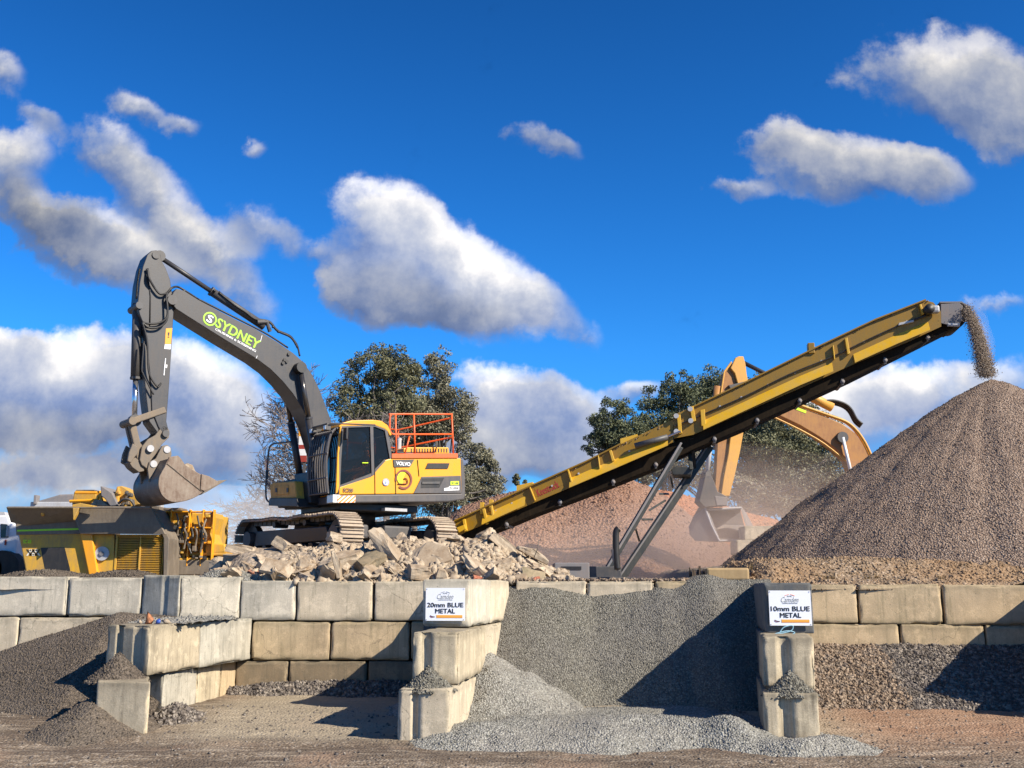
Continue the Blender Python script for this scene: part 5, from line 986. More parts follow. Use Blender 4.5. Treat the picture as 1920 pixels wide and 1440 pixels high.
# lettering
r0, r1 = K.hit(1007, 925, 0), K.hit(1047, 907, 0); A_, B_ = K.w(r0[0], .004, r0[1]), K.w(r1[0], .004, r1[1]); rx = (B_ - A_).normalized(); up = K.L.cross(rx); up = up if up.z > 0 else -up
text('lettering', 'Keestrack', (A_ + B_) / 2, rx, up, .2, (B_ - A_).length, 'red_ink', cv, .03)
kp([(1001, 910), (1064, 883), (1068, 904), (1004, 932)], -.0, .004, 'name_panel', 'conveyor_yellow', bevel=0)
# stone spilled on the top rims
P = []
for i in range(1700):
    x = random.choice((random.uniform(880, 1250), random.uniform(1260, 1740))); y = np.interp(x, [p[0] for p in topl + topu[1:6]], [p[1] for p in topl + topu[1:6]]); a, u = K.hit(x, y, 0)
    P.append(K.w(a, random.uniform(-.5, .03), u + random.uniform(-.02, .03) - .05)[:])
sv, sf = stones(np.array(P), rng.uniform(.012, .03, len(P))); tag(fastmesh('spilled_stones', sv, sf, 'gravel_pile'), 'fine stone riding and spilled along the top of the conveyor', 'stones', kind='stuff')
# supports: two inclined box legs with cross bracing
def beam(A_, B_, w, h, name, par, mat='strut_dark'):
    d = (B_ - A_).normalized(); s_ = Vector((0, 1, 0)); n_ = d.cross(s_).normalized(); return MB().box((A_ + B_) / 2, (B_ - A_) / 2, n_ * w / 2, s_ * h / 2).build(name, mat, par, bevel=.01)
Y1, Y2 = K.w(K.hit(1290, 820, 0)[0], -.15, 0).y, K.w(K.hit(1290, 820, 0)[0], -CW, 0).y
T1, B1 = at(1275, 838, Y1), at(1128, 1086, Y1 - .3); T2, B2 = at(1331, 836, Y2), at(1163, 1086, Y2 - .3)
beam(T1, B1, .17, .2, 'support_leg', cv); beam(T1 + Vector((.02, -.12, .10)), B1 + Vector((.02, -.12, .10)), .06, .05, 'leg_rail', cv, 'far_grey')
beam(T2, B2, .24, .2, 'support_leg', cv); beam(T2 + Vector((-.05, -.12, .04)), B2 + Vector((-.05, -.12, .04)), .05, .05, 'leg_rail', cv, 'far_grey')
kp([(1258, 880), (1264, 875), (1300, 876), (1296, 890), (1262, 890)], -.2, -CW, 'cross_plate', 'strut_dark', lt=-.2); beam(at(1297, 822, Y1), at(1303, 885, Y2), .1, .1, 'brace', cv); beam(at(1290, 820, Y2), at(1296, 880, Y1), .1, .1, 'brace', cv)
for x0, y0, x1, y1 in ((1203, 974, 1224, 974), (1217, 957, 1248, 938), (1192, 992, 1199, 1015), (1236, 926, 1254, 926), (1257, 893, 1262, 915)): beam(at(x0, y0, Y1), at(x1, y1, Y2), .06, .06, 'brace', cv)
# low screen frame and exhaust stack beside the legs
lp = thing('screening_plant', at(1090, 1085, 27), 'low dark machine frame with a black exhaust stack at the foot of the conveyor legs', 'machine')
def yb(x0, x1, y0, y1, Y, dp, name, mat, par, bevel=.02):
    a_, b_ = at(x0, y1, Y), at(x1, y0, Y); c_ = (a_ + b_) / 2; c_.y = Y + dp / 2
    return MB().box(c_, Vector(((b_.x - a_.x) / 2, 0, 0)), Vector((0, dp / 2, 0)), Vector((0, 0, (b_.z - a_.z) / 2))).build(name, mat, par, bevel=bevel)
yb(1040, 1105, 1055, 1092, 27, 1.4, 'engine_box', 'far_grey', lp); yb(1104, 1165, 1062, 1092, 27.3, 1.2, 'frame', 'dark_grey', lp); yb(1052, 1090, 1062, 1068, 26.98, .05, 'side_panel', 'black', lp, 0); yb(1010, 1190, 1082, 1094, 27.1, 1.6, 'chassis', 'dark_grey', lp)
MB().tube(spline([at(1158, 1068, 26.9), at(1155.5, 1040, 26.9), at(1155, 1000, 26.9), at(1160, 991, 26.9)], 5), .085, 10).build('exhaust_stack', 'black', lp, True)
MB().tube([at(1149, 1030, 26.9), at(1152, 1050, 26.9), at(1160, 1070, 26.9)], .05, 8).build('bracket', 'far_grey', lp)
# ================================================================ MOBILE CRUSHER on the left
cr = thing('crusher', at(170, 1090, 23.15), 'dusty yellow mobile crusher with a dark hopper, partly under the bucket shadow', 'crusher')
Q = Fr((0, 22.75, 0), 1, .0); Q.L = Vector((0, -1, 0))
def qp(pix, l0, l1, name, mat, bevel=.012, par=cr): return Q.plate(MB(), pix, l0, l1, max(l0, l1)).build(name, mat, par, bevel=bevel)
# body
qp([(32, 990), (150, 988), (166, 1062), (175, 1096), (52, 1096), (46, 1062)], 0, -2.2, 'rear_body', 'yellow_dusty', .03)
qp([(30, 1003), (29, 984), (36, 978), (150, 976), (152, 1001)], .03, -2.3, 'rear_beam', 'hopper_steel'); qp([(32, 996.5), (32, 993.5), (150, 990), (150, 993.5)], .036, .03, 'reflective_strip', 'lime', 0)
qp([(76, 1027), (121, 1026), (131, 1066), (134, 1096), (90, 1096)], .005, -.02, 'opening_shade', 'black', 0)  # black sheet stands in for the shade inside an opening
qp([(150, 1000), (172, 1000), (186, 1096), (170, 1096)], .12, -.3, 'corner_post', 'yellow', .02)
qp([(172, 1001), (214, 1001), (214, 1096), (184, 1096)], .04, -2.2, 'side_door', 'yellow_dusty', .015)
a, u = Q.hit(192, 1038, .05); disc(MB(), Q.w(a, .06, u), Q.L, .15, .05, 24).build('fan_disc', 'grey_metal', cr); disc(MB(), Q.w(a, .10, u), Q.L, .05, .03, 12).build('fan_hub', 'far_grey', cr)
fr_ = MB()
for x0, x1, y0, y1 in ((214.5, 218, 1002, 1096), (302, 307, 1002, 1096), (259, 263, 1004, 1096), (218, 302, 1002, 1006)):
    q0, q1 = Q.hit(x0, y1, .06), Q.hit(x1, y0, .06); Q.bx(fr_, q0[0], q1[0], -.1, .06 if x0 != 218 else .055, q0[1], q1[1])
fr_.build('grille_frame', 'yellow_dusty', cr)
sl = MB(); q0, q1 = Q.hit(217, 1094, .03), Q.hit(305, 1005, .03)
for i in range(27):
    z_ = q0[1] + (q1[1] - q0[1]) * (i + .5) / 27; sl.box(Q.w((q0[0] + q1[0]) / 2, 0, z_), Vector(((q1[0] - q0[0]) / 2, 0, 0)), Vector((0, .03, .012)), Vector((0, -.004, .006)))
sl.build('grille_slats', 'yellow_dusty', cr); Q.bx(MB(), q0[0], q1[0], -1.8, -.06, q0[1], q1[1]).build('engine_housing', 'black', cr)
# hopper: overhanging left wing, bent right wing
mb = MB(); f_ = lambda x, y, l: Q.w(*(lambda q: (q[0], l, q[1]))(Q.hit(x, y, l)))
mb.prism([f_(12, 951, .55), f_(140, 951, .55), f_(150, 975, .10), f_(46, 985, .06), f_(20, 979, .25)], [f_(12, 951, .55) + Vector((.02, .06, .02)), f_(140, 951, .55) + Vector((0, .06, .02)), f_(150, 975, .10) + Vector((0, .06, .02)), f_(46, 985, .06) + Vector((0, .06, .02)), f_(20, 979, .25) + Vector((0, .06, .02))]); mb.build('hopper_wing', 'hopper_steel', cr)
mb = MB(); A4 = [f_(140, 950, .30), f_(282, 951, .34), f_(300, 985, .30), f_(310, 1002, .24), f_(150, 1001, .22), f_(141, 976, .28)]
mb.prism(A4, [p + Vector((0, .07, .02)) for p in A4]); mb.build('hopper_wing', 'hopper_steel', cr, bevel=.01)
qp([(13, 953), (13, 949.5), (282, 949.5), (282, 953)], .6, .50, 'hopper_lip', 'hopper_steel'); qp([(134, 951), (136, 946), (150, 943), (176, 948), (176, 952)], .60, .40, 'hopper_bracket', 'yellow_dusty')
qp([(136, 952), (148, 952), (142, 966), (137, 975)], .62, .5, 'hopper_gusset', 'yellow_dusty'); qp([(75, 957), (82, 957), (82, 967), (77, 968)], .40, .35, 'lifting_eye', 'yellow')
qp([(12, 951), (282, 951), (270, 985), (30, 985)], -2.3, -2.4, 'hopper_back_wall', 'hopper_steel'); qp([(283, 953), (287, 953), (306, 985), (317, 1010), (313, 1096), (306, 1096), (307, 1010)], .1, -2.2, 'hopper_end_wall', 'hopper_steel')
# markings
for i in range(4):
    for s_ in (-1, 1):
        x = 55 + i * 5.2; qp([(x - 8 * (s_ > 0) + 2, 1030 + 0 * i), (x - 8 * (s_ > 0) + 5, 1030), (x + s_ * 8 - 8 * (s_ > 0) + 5, 1042), (x + s_ * 8 - 8 * (s_ > 0) + 2, 1042)], .006, .001 + .001 * i, 'chevron', 'black' if (i + (s_ > 0)) % 2 else 'chev_white', 0)
text('lettering', 'SC-03', f_(51, 1015.5, .008), (1, 0, 0), (0, 0, 1), .075, .17, 'neon_yellow', cr, .03)
# machinery at the right end: frames, plates, pipes
yb(308, 352, 958, 1050, 23.55, 1.5, 'machine_block', 'yellow_dusty', cr); yb(352, 394, 962, 1050, 23.75, 1.6, 'machine_block', 'yellow_dusty', cr)
yb(300, 398, 1046, 1078, 23.45, 1.9, 'lower_frame', 'yellow_dusty', cr); yb(318, 398, 1016, 1020, 23.43, .12, 'rail', 'yellow', cr)
for x in (316, 351, 376, 396): yb(x, x + 3.5, 955, 1062, 23.40, .16, 'post', 'yellow', cr)
for y in (958, 988): yb(306, 397, y, y + 3, 23.42, .14, 'rail', 'yellow', cr)
rs = random.Random(5)
for i in range(26):
    x, y = rs.uniform(306, 392), rs.uniform(962, 1045); w, h_ = rs.uniform(3, 9), rs.uniform(3, 10); yb(x, x + w, y, y + h_, 23.41 - rs.uniform(.02, .12), .18, 'valve_block', rs.choice(['dark_grey', 'hopper_steel', 'yellow', 'black', 'hitch_steel', 'yellow_dusty']), cr, .01)
for i in range(12):
    x, y = rs.uniform(308, 390), rs.uniform(960, 1000); mbp = MB().tube(spline([at(x, y, 23.35), at(x + rs.uniform(-8, 8), y + rs.uniform(8, 18), 23.27), at(x + rs.uniform(-8, 8), y + rs.uniform(22, 38), 23.33), at(x + rs.uniform(-5, 5), y + rs.uniform(40, 50), 23.35)], 4), .022, 6); mbp.build('hose', rs.choice(['black', 'hitch_steel']), cr)
yb(324, 330, 1014, 1020, 23.15, .1, 'marker_plate', 'neon_yellow', cr, 0)
mb = MB(); A4 = [at(385, 966, 23.55), at(399, 960, 23.55), at(400, 970, 23.55), at(392, 1000, 23.55), at(398, 1018, 23.55), at(422, 1020, 23.55), at(423, 1036, 23.55), at(385, 1040, 23.55)]; mb.prism(A4, [p + Vector((0, .9, 0)) for p in A4]); mb.build('side_chute', 'yellow_dusty', cr, bevel=.03)
yb(345, 425, 1036, 1042, 23.55, 1.0, 'tail_beam', 'yellow_dusty', cr); yb(330, 400, 1050, 1078, 23.41, .04, 'recess_shade', 'hopper_steel', cr)  # last plate is dark in place of the shade in a recess
# things on top
mb = MB(); A4 = [at(134, 947, 24.80), at(138, 923, 24.80), at(142, 918, 24.80), at(180, 921, 24.80), at(184, 944, 24.80), at(180, 949, 24.80)]; mb.prism(A4, [p + Vector((0, 1, 0)) for p in A4]); bx_ = mb.build('feed_box', 'yellow_dusty', cr, bevel=.03)
yb(139, 181, 921, 926, 24.55, .1, 'box_rim', 'yellow', cr); yb(142, 178, 918, 921, 24.80, 1.0, 'box_lid', 'hitch_steel', cr)
for x0, y0, x1, y1 in ((181, 944, 186, 921), (186, 921, 192, 944), (131, 940, 181, 938)): MB().tube([at(x0, y0, 24.60), at(x1, y1, 24.60)], .04, 6).build('frame_tube', 'yellow', cr)
def slab(px4, Y, dp, name, mat): A4 = [at(x, y, Y) for x, y in px4]; return MB().prism(A4, [p + Vector((0, dp, 0)) for p in A4]).build(name, mat, cr, bevel=.02)
slab([(188, 911), (192, 912), (210, 924), (222, 948), (206, 949), (196, 935), (189, 930)], 24.20, .8, 'hopper_flap', 'far_grey'); slab([(168, 948), (178, 936), (190, 938), (206, 949)], 24.40, .5, 'feed_rock', 'rubble')
slab([(215, 925), (219, 912), (228, 911), (250, 924), (262, 945), (240, 952), (222, 948)], 24.40, .5, 'folding_arm', 'yellow_dusty'); slab([(216, 926), (219, 913), (223, 914), (222, 948), (217, 944)], 24.30, .1, 'arm_plate', 'old_orange_bright')
for i in range(9): x, y = rs.uniform(218, 250), rs.uniform(918, 945); slab([(x, y), (x + rs.uniform(3, 7), y - 2), (x + rs.uniform(4, 8), y + 5), (x, y + 6)], 24.30 - i * .01, .1, 'arm_fitting', rs.choice(['hitch_steel', 'dark_grey', 'old_orange_bright']))
MB().tube(spline([at(222, 944, 24.15), at(232, 936, 24.10), at(245, 938, 24.10), at(252, 948, 24.15)], 4), .03, 7).build('hose', 'dark_grey', cr)
yb(295, 303, 943, 952, 24.20, .2, 'control_box', 'grey_metal', cr); yb(262, 300, 949, 957, 24.10, .5, 'top_plate', 'hopper_steel', cr); yb(306, 340, 952, 957, 24.15, .5, 'walkway', 'hitch_steel', cr)
# far grey screen house seen over the hopper
fg = thing('screen_house', at(95, 950, 40), 'hazy grey sloping machine roof far behind the crusher hopper', 'machine')
A4 = [at(58, 951, 40), at(68, 940, 40), at(112, 927, 40), at(138, 926, 40), at(146, 951, 40)]; MB().prism(A4, [p + Vector((0, 3, 0)) for p in A4]).build('roof', 'far_grey', fg, bevel=.05)
yb(62, 69, 928, 945, 39.8, .3, 'vent_pipe', 'far_grey', fg); yb(56, 150, 941, 951, 39.9, .4, 'side_rail', 'grey_metal', fg, .03)
# white truck at the left edge
tk = thing('truck', at(15, 1090, 27), 'white truck behind the crusher at the left picture edge, only its cab showing', 'truck')
A4 = [at(-60, 1062, 27), at(-60, 966, 27), at(14, 966, 27), at(20, 982, 27), at(36, 986, 27), at(28, 1042, 27), at(22, 1046, 27), at(20, 1062, 27)]; MB().prism(A4, [p + Vector((0, 2.3, 0)) for p in A4]).build('cab', 'truck_white', tk, bevel=.04)
A4 = [at(1, 1008, 26.98), at(1, 982, 26.98), at(13, 983, 26.98), at(17, 990, 26.98), at(15, 1008, 26.98)]; MB().prism(A4, [p + Vector((0, .03, 0)) for p in A4]).build('side_window', 'glass_dark', tk)
yb(10, 15, 985, 1006, 26.6, .1, 'mirror', 'grey_metal', tk); yb(8, 12, 1012, 1022, 26.97, .02, 'marker_light', 'red_ink', tk, 0); yb(-60, 48, 1046, 1092, 27.1, 2.0, 'chassis', 'far_grey', tk)
for x in (-25, 8): disc(MB(), at(x, 1068, 27.0), (0, 1, 0), .48, .4, 24).build('wheel', 'rubber', tk)
A4 = [at(-60, 972, 29.2), at(-30, 958, 29.2), at(8, 960, 29.2), at(12, 972, 29.2)]; MB().prism(A4, [p + Vector((0, .3, 0)) for p in A4]).build('wind_deflector', 'grey_metal', tk)
# ================================================================ ORANGE EXCAVATOR behind
oe = thing('excavator', at(1560, 1090, 37), 'old orange excavator working in dust behind the conveyor and stockpile', 'excavator')
O = Fr((at(1500, 900, 36.5).x, 36.5, 0), -1, -.12); O.L = Vector((-.12, -1, 0)).normalized() if O.L.y > 0 else O.L
def op_(pix, l0, l1, name, mat, bevel=.02, lt=None): return O.plate(MB(), pix, l0, l1, max(l0, l1) if lt is None else lt).build(name, mat, oe, bevel=bevel)
bt2 = [(1402, 742), (1404, 735), (1425, 738), (1470, 752), (1503, 765), (1545, 780), (1580, 795), (1604, 812), (1622, 838), (1640, 875), (1652, 960), (1610, 965), (1604, 900), (1590, 862), (1566, 840), (1535, 818), (1500, 797), (1460, 778), (1420, 760)]
op_(bt2, -.3, .3, 'boom', 'old_orange')
for l_, dx in ((.31, 0), (-.1, 6), (-.3, 12)):
    pts = [(1440, 741), (1480, 753), (1515, 765), (1552, 778), (1585, 790), (1605, 806), (1622, 830), (1636, 860)]
    mb = MB(); up = [O.w(O.hit(x + dx, y - dx * .5, .3)[0], l_, O.hit(x + dx, y - dx * .5, .3)[1]) for x, y in pts]; mb.tube(spline(up, 4), .05, 8).build('boom_pipe', 'old_orange_bright', oe, True)
pts = [(1450, 782), (1500, 806), (1545, 832), (1590, 868)]; mb = MB(); mb.tube(spline([O.w(O.hit(x, y, .3)[0], .3, O.hit(x, y, .3)[1]) for x, y in pts], 3), .035, 6).build('boom_edge', 'old_orange_bright', oe)
op_([(1465, 757), (1466, 753), (1512, 770), (1511, 775)], .3, .31, 'faded_lettering', 'neon_yellow', 0)
A_ = O.hit(1560, 764, 0); B_ = O.hit(1500, 733, 0); Cc = O.hit(1392, 679, 0); c_ = MB().tube([O.w(A_[0], 0, A_[1]), O.w(B_[0], 0, B_[1])], .17, 14).build('stick_cylinder', 'old_orange_bright', oe, True)
MB().tube([O.w(B_[0], 0, B_[1]), O.w(Cc[0], 0, Cc[1])], .075, 10).build('rod', 'boom_grey', c_, True)
for k in range(3): MB().tube(spline([O.w(O.hit(x, y, 0)[0], -.1 + .1 * k, O.hit(x, y, 0)[1] + .04 * k) for x, y in ((1545, 757), (1562, 756), (1582, 762), (1594, 772), (1604, 790), (1615, 800))], 5), .045, 7).build('hose', 'black', oe, True)
A_ = O.hit(1580, 820, .42); B_ = O.hit(1600, 905, .42); MB().tube([O.w(A_[0], .42, A_[1]), O.w(B_[0], .42, B_[1])], .06, 10).build('lift_rod', 'white_paint', oe, True); disc(MB(), O.w(A_[0], .36, A_[1]), O.L, .2, .2, 14).build('pin', 'dark_grey', oe)
# stick: two side plates with a hollow top, then the box below
for s0_, s1_ in ((.16, .26), (-.26, -.16)):
    op_([(1379, 671), (1385, 668), (1394, 668), (1398, 682), (1400, 700), (1404, 722), (1404, 760), (1396, 800), (1387, 850), (1378, 890), (1368, 930), (1352, 930), (1358, 890), (1366, 850), (1372, 800), (1382, 760), (1386, 728), (1378, 700), (1370, 690)], s0_, s1_, 'stick_side', 'old_orange_bright')
op_([(1358, 700), (1372, 681), (1379, 692), (1386, 728), (1382, 770), (1372, 800), (1366, 850), (1356, 890), (1352, 930), (1340, 930), (1343, 880), (1346, 820), (1350, 760), (1353, 720)], -.16, .16, 'stick', 'old_orange')
op_([(1350, 742), (1353, 742), (1360, 698), (1374, 680), (1371, 677), (1357, 696)], .16, .2, 'stick_edge', 'old_orange_bright'); op_([(1366, 722), (1385, 718), (1401, 714), (1401, 722), (1372, 734)], -.28, .28, 'stick_bracket', 'dark_grey')
A_ = O.hit(1334, 830, 0); B_ = O.hit(1325, 892, 0); cyl(O.w(A_[0], 0, A_[1]) + Vector((.3, 0, 2)), O.w(B_[0], 0, B_[1]), .55, .14, 'bucket_cylinder', 'old_orange', 'grey_metal', .55, oe)
op_([(1318, 912), (1322, 893), (1333, 890), (1340, 905), (1346, 922), (1362, 930), (1364, 947), (1322, 951), (1311, 940)], -.3, .3, 'quick_hitch', 'dark_grey'); op_([(1340, 930), (1364, 932), (1364, 948), (1344, 948)], -.32, .32, 'hitch_block', 'far_grey')
# bucket opened towards the camera, right of its left side plate
bk = MB(); Yb = 35.4
L_ = [at(1322, 951, Yb + .8), at(1310, 951, Yb + .9), at(1300, 968, Yb + 1.0), at(1291, 988, Yb + .9), at(1293, 1003, Yb + .5), at(1303, 1014, Yb + .2), at(1348, 1016, Yb - .5)]
bk.prism(L_, [p + Vector((.08, .02, 0)) for p in L_]); bk.build('bucket_side', 'far_grey', oe, bevel=.01)
sweep = [at(1326, 953, Yb + .8), at(1310, 960, Yb + 1.6), at(1303, 985, Yb + 1.7), at(1318, 1010, Yb + 1.0), at(1349, 1016, Yb - .45)]
wv_ = at(1400, 985, Yb) - at(1336, 985, Yb)
mb = MB(); n_ = len(sweep); wv2 = [Vector((1.16, .12, 0)), Vector((1.5, .14, 0)), Vector((1.75, .14, 0)), Vector((1.7, .14, 0)), Vector((1.22, .12, .03))]
vs = [p for p in sweep] + [p + w for p, w in zip(sweep, wv2)] + [p + Vector((0, -.06, 0.02)) for p in sweep] + [p + w + Vector((0, -.06, .02)) for p, w in zip(sweep, wv2)]
mb.add(vs, [(i, i + 1, n_ + i + 1, n_ + i) for i in range(n_ - 1)] + [(2 * n_ + i, 3 * n_ + i, 3 * n_ + i + 1, 2 * n_ + i + 1) for i in range(n_ - 1)] + [(0, n_, 3 * n_, 2 * n_), (n_ - 1, 3 * n_ - 1, 4 * n_ - 1, 2 * n_ - 1)]); mb.build('bucket_back', 'far_grey', oe)
Rr_ = [at(1388, 951, Yb + .85), at(1396, 962, Yb + 1.2), at(1408, 985, Yb + 1.2), at(1416, 1000, Yb + .6), at(1406, 1013, Yb - .35)]; bk = MB(); bk.prism(Rr_, [p + Vector((.07, .02, 0)) for p in Rr_]); bk.build('bucket_side', 'far_grey', oe)
MB().tube([at(1322, 952, Yb + .7), at(1334, 985, Yb + .1), at(1349, 1015, Yb - .55)], .035, 6).build('bucket_rim', 'grey_metal', oe); MB().tube([at(1324, 956, Yb + .7), at(1390, 952, Yb + .8)], .045, 6).build('bucket_rim', 'grey_metal', oe); MB().tube([at(1349, 1014, Yb - .5), at(1406, 1012, Yb - .4)], .03, 6).build('cutting_edge', 'grey_metal', oe)
op_([(1610, 960), (1620, 890), (1700, 880), (1760, 900), (1760, 1040), (1610, 1040)], -1.4, 1.4, 'cab_and_body', 'old_orange'); op_([(1600, 1050), (1780, 1050), (1780, 1092), (1600, 1092)], -1.5, 1.5, 'tracks', 'black')
# pale concrete blocks behind the bucket
for x0, x1, y0, y1, D, lb in ((1383, 1450, 1012, 1040, 34, 'pale concrete block on the yard floor below the orange excavator bucket'), (1400, 1470, 986, 1014, 34.5, 'pale concrete block behind the right edge of the orange excavator bucket')):
    A_, B_ = P2(x0, D), P2(x1, D); cblock(A_, B_, rel(B_, 0, .9), rel(A_, 0, .9), at(x0, y1, D).z, at(x0, y0, D).z, 'concrete_pale', lb, group='pale blocks near the orange excavator')
# ================================================================ TREES
def tree(blobs, D, base_px, leaf, nleaf, lsize, label, name='tree', bark='bark', cat='tree', dens=1.0, trunk=.25, droop=.4, seed=1, limbs=26, zb=2.0):
    nleaf = int(nleaf * 2.0); lsize *= .5
    rs = np.random.default_rng(seed); sc = D / 1986; b0 = at(base_px, 1097, D); b0.z = zb
    t = thing(name, b0, label, cat, 'trees along the skyline'); cl = []
    vol = sum(rx * ry for _, _, rx, ry in blobs)
    for cx, cy, rx, ry in blobs:
        c = at(cx, cy, D); k = max(6, int(56 * dens * rx * ry / vol * len(blobs) ** .8))
        for i in range(k):
            v = rs.normal(size=3); v /= np.linalg.norm(v); v *= rs.uniform(.25, 1) ** .45
            cl.append((np.array(c) + v * np.array([rx * sc, min(rx, ry * 1.5) * sc, ry * sc]), rs.uniform(.10, .27) * math.sqrt(rx * ry) * sc))
    cl2 = cl; w = np.array([r ** 2.2 for _, r in cl2]); w /= w.sum(); k = rs.choice(len(cl2), nleaf, p=w)
    C_ = np.array([c for c, _ in cl2])[k]; r_ = np.array([r for _, r in cl2])[k]
    v = rs.normal(size=(nleaf, 3)); v /= np.linalg.norm(v, axis=1, keepdims=True); P = C_ + v * (r_ * rs.uniform(.1, 1, nleaf) ** .4 * 1.5)[:, None] * np.array([1.15, 1.15, .8])
    P[:, 2] -= droop * r_ * rs.uniform(0, 1, nleaf) ** 2
    u = rs.normal(size=(nleaf, 3)); u[:, 2] = u[:, 2] * .8 - droop; u /= np.linalg.norm(u, axis=1, keepdims=True); q = np.cross(u, rs.normal(size=(nleaf, 3))); q /= np.linalg.norm(q, axis=1, keepdims=True)
    s_ = (lsize * rs.uniform(.6, 1.4, nleaf))[:, None]; u *= s_; q *= s_ * .42
    V_ = np.stack([P - u, P + q, P + u, P - q], 1).reshape(-1, 3); F_ = np.arange(nleaf * 4).reshape(-1, 4)
    fastmesh('crown', V_, F_, leaf, t)
    mb = MB(); zc = np.mean([c[2] for c, _ in cl2]); top = Vector((float(np.mean([c[0] for c, _ in cl2])), D, float(zc)))
    tr = [b0, b0.lerp(top, .35) + Vector((.15, 0, 0)), b0.lerp(top, .7) + Vector((-.1, 0, 0)), top]; trp = spline(tr, 5); mb.tube(trp, list(np.linspace(trunk, trunk * .4, len(trp))), 8)
    for i in rs.choice(len(cl2), min(limbs, len(cl2)), replace=False):
        e = Vector(cl2[i][0]); s0 = trp[rs.integers(len(trp) // 3, len(trp))]; m = s0.lerp(e, .5) + Vector(rs.uniform(-.3, .3, 3)) - Vector((0, 0, .2)); p = spline([s0, m, e], 4); mb.tube(p, list(np.linspace(trunk * .35, .025, len(p))), 5, False)
    mb.build('trunk', bark, t, True); return t
def bare(base_px, base_py, D, ang, L, label, seed, depth=6, r=.16, zb=None):
    rs = random.Random(seed); b0 = at(base_px, base_py, D)
    if zb is not None: b0.z = zb
    t = thing('bare_tree', b0, label, 'tree', 'trees along the skyline'); mb = MB()
    def go(p, d, l, r, k):
        n = 3; pts = [p]; dd = d.copy()
        for i in range(n): dd = (dd + Vector((rs.gauss(0, .14), rs.gauss(0, .14), rs.gauss(0, .10)))).normalized(); pts.append(pts[-1] + dd * l / n)
        mb.tube(pts, [r * (1 - .35 * i / n) for i in range(n + 1)], 6 if r > .03 else 3, False)
        if k == 0: return
        for j in range(rs.choice((2, 3, 3, 4))):
            s_ = pts[rs.choice((1, 2, 3, 3))]; q = (dd + Vector((rs.gauss(0, .55), rs.gauss(0, .5), rs.gauss(.05, .38)))).normalized(); go(s_, q, l * rs.uniform(.6, .85), max(r * .58, .018), k - 1)
    go(b0, Vector((math.sin(ang), 0, math.cos(ang))), L, r, depth); mb.build('branches', 'bark_bare', t); return t
tree([(690, 690, 42, 42), (745, 700, 40, 52), (660, 760, 40, 50), (730, 770, 60, 50), (715, 660, 30, 22)], 62, 725, 'leaf_olive', 15000, .17, 'tall olive green gum tree rising behind the grey excavator cab', seed=2)
tree([(820, 700, 32, 42), (845, 760, 42, 48), (800, 790, 52, 46), (862, 810, 30, 40), (830, 660, 18, 14)], 66, 825, 'leaf_grey', 15000, .17, 'feathery grey green gum tree behind the orange deck railing', dens=1.2, seed=3)
tree([(770, 730, 40, 50), (770, 830, 60, 60)], 70, 775, 'leaf_olive', 8000, .18, 'dark gum crown filling the gap between the two taller gums', seed=33)
tree([(898, 865, 30, 34), (915, 905, 30, 32), (880, 915, 36, 36)], 60, 897, 'leaf_grey', 8000, .15, 'rounded bushy tree right of the grey excavator counterweight', seed=4)
tree([(850, 905, 40, 40), (820, 930, 60, 30), (930, 930, 24, 20)], 58, 850, 'leaf_grey', 7000, .14, 'low scrub behind the grey excavator tracks', name='shrub', cat='shrub', seed=5)
tree([(968, 900, 6, 12), (985, 905, 5, 6)], 64, 968, 'leaf_olive', 450, .15, 'tiny lone treetop poking over the pinkish mound', dens=.5, trunk=.05, limbs=3, seed=6)
tree([(1155, 768, 30, 28), (1135, 805, 36, 34), (1175, 830, 46, 46), (1115, 835, 26, 22)], 60, 1160, 'leaf_dark', 12000, .15, 'leftmost of the dark trees above the conveyor', seed=7)
tree([(1245, 745, 42, 30), (1275, 715, 32, 24), (1230, 790, 50, 44), (1290, 760, 46, 50), (1215, 850, 50, 50)], 64, 1245, 'leaf_dark', 15000, .17, 'dark green tree left of the orange excavator stick', seed=8)
tree([(1330, 710, 42, 26), (1350, 750, 60, 52), (1420, 720, 34, 26), (1400, 790, 70, 60), (1310, 800, 50, 50)], 68, 1350, 'leaf_dark', 17000, .18, 'broad dark tree directly behind the orange excavator stick', seed=9)
tree([(1470, 800, 60, 60), (1520, 830, 60, 56), (1480, 880, 70, 50), (1540, 790, 30, 24), (1410, 870, 60, 50)], 62, 1480, 'leaf_olive', 17000, .17, 'olive tree under the orange excavator boom', seed=10)
tree([(1440, 850, 50, 44), (1500, 880, 55, 50), (1560, 850, 36, 34), (1545, 910, 60, 44), (1420, 910, 50, 36), (1480, 940, 60, 30)], 60, 1500, 'leaf_olive', 16000, .16, 'dusty grey green foliage low between the orange excavator bucket and the stockpile', name='shrub', cat='shrub', seed=29)
tree([(1430, 745, 50, 36), (1470, 775, 55, 45), (1380, 790, 60, 50), (1290, 820, 50, 40)], 66, 1430, 'leaf_dark', 12000, .16, 'dark crown filling the gap behind the orange excavator boom', seed=19)
tree([(1300, 880, 60, 40), (1240, 895, 50, 30), (1380, 920, 60, 40), (1470, 935, 60, 36), (1530, 905, 60, 46), (1572, 860, 30, 26)], 58, 1330, 'leaf_grey', 12000, .15, 'low grey green trees behind the conveyor legs', name='shrub', cat='shrub', seed=11)
bare(715, 960, 56, -.05, 3.9, 'bare greyish tree right behind the excavator boom', 11, 8, .17, 2.1); bare(640, 970, 60, -.22, 3.4, 'bare tree leaning left, behind the small step rail', 12, 7, .15, 2.1); bare(600, 950, 58, -.12, 3.4, 'bare tree behind the hand rail loop and the boom foot', 23, 7, .15, 2.1)
bare(545, 985, 64, -.1, 2.4, 'low wiry bare bush left of the toolbox', 14, 6, .09, 2.1)
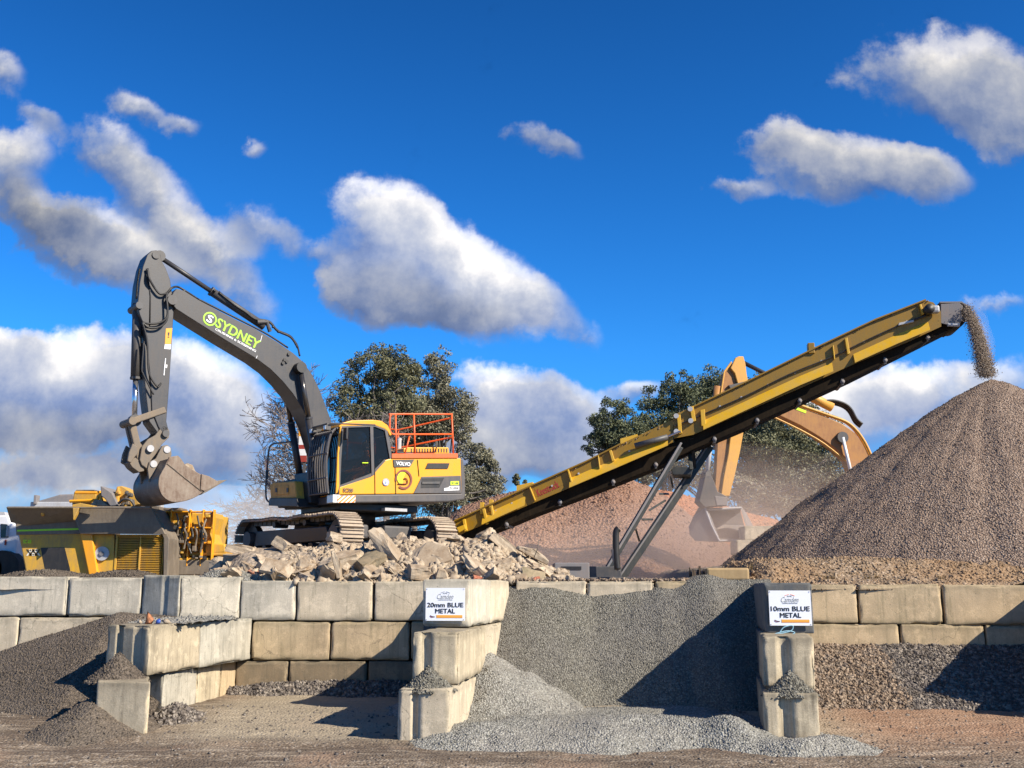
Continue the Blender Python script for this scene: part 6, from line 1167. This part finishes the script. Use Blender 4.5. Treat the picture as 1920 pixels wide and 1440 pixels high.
# red and white striped board seen between boom cylinder and guard
sb = thing('striped_board', at(567, 848, 27), 'red and white striped board seen between the boom cylinder and the cab guard', 'board')
for i, (y0, y1, mt) in enumerate(((806, 818, 'yellow'), (818, 834, 'white_paint'), (834, 842, 'red_ink'), (842, 854, 'white_paint'), (854, 866, 'red_ink'))): yb(560, 574, y0, y1, 27, .06, 'stripe', mt, sb, 0)
yb(566, 568, 866, 1040, 27.02, .04, 'post', 'dark_grey', sb, 0)

# ================================================================ DUST hanging behind the conveyor and over the crusher yard
def dust(name, c, r, dens, col, label):
    bm = bmesh.new(); bmesh.ops.create_icosphere(bm, subdivisions=4, radius=1)
    for v in bm.verts: v.co *= 1 + .16 * mnoise.fractal(v.co * 1.3 + Vector(c), 1, 2, 3); v.co = Vector((v.co.x * r[0], v.co.y * r[1], v.co.z * r[2])) + Vector(c)
    me = bpy.data.meshes.new(name); bm.to_mesh(me); bm.free(); o = bpy.data.objects.new(name, me); COL.objects.link(o)
    m = bpy.data.materials.new(name); m.use_nodes = True; t = m.node_tree; t.nodes.clear(); out = t.nodes.new('ShaderNodeOutputMaterial')
    v = t.nodes.new('ShaderNodeVolumePrincipled'); v.inputs['Color'].default_value = (*col, 1); v.inputs['Density'].default_value = dens; v.inputs['Anisotropy'].default_value = 0
    t.links.new(v.outputs[0], out.inputs['Volume']); me.materials.append(m); return tag(o, label, 'dust', kind='stuff')
p = at(1400, 985, 37); [dust('dust_cloud', p, (4.6 * k_, 6.5 * k_, 2.9 * k_), .02, (.93, .74, .62), 'brown dust hanging around the orange excavator bucket') for k_ in (1, .8, .6)]
p = at(1240, 1070, 35); [dust('dust_cloud', p, (8.5 * k_, 4.5 * k_, 2.2 * k_), .032, (.93, .72, .60), 'low pinkish dust over the yard behind the conveyor legs') for k_ in (1, .8, .6)]
p = at(420, 1020, 40); dust('dust_cloud', p, (7, 6, 2.2), .07, (.97, .91, .86), 'pale dust drifting between the crusher and the grey excavator')

[dust('dust_cloud', at(1838 , 648, 27), (.34 * k_, .34 * k_, .95 * k_), .28, (.93, .80, .68), 'thin dust trailing the stone stream at the conveyor head') for k_ in (1, .7)]
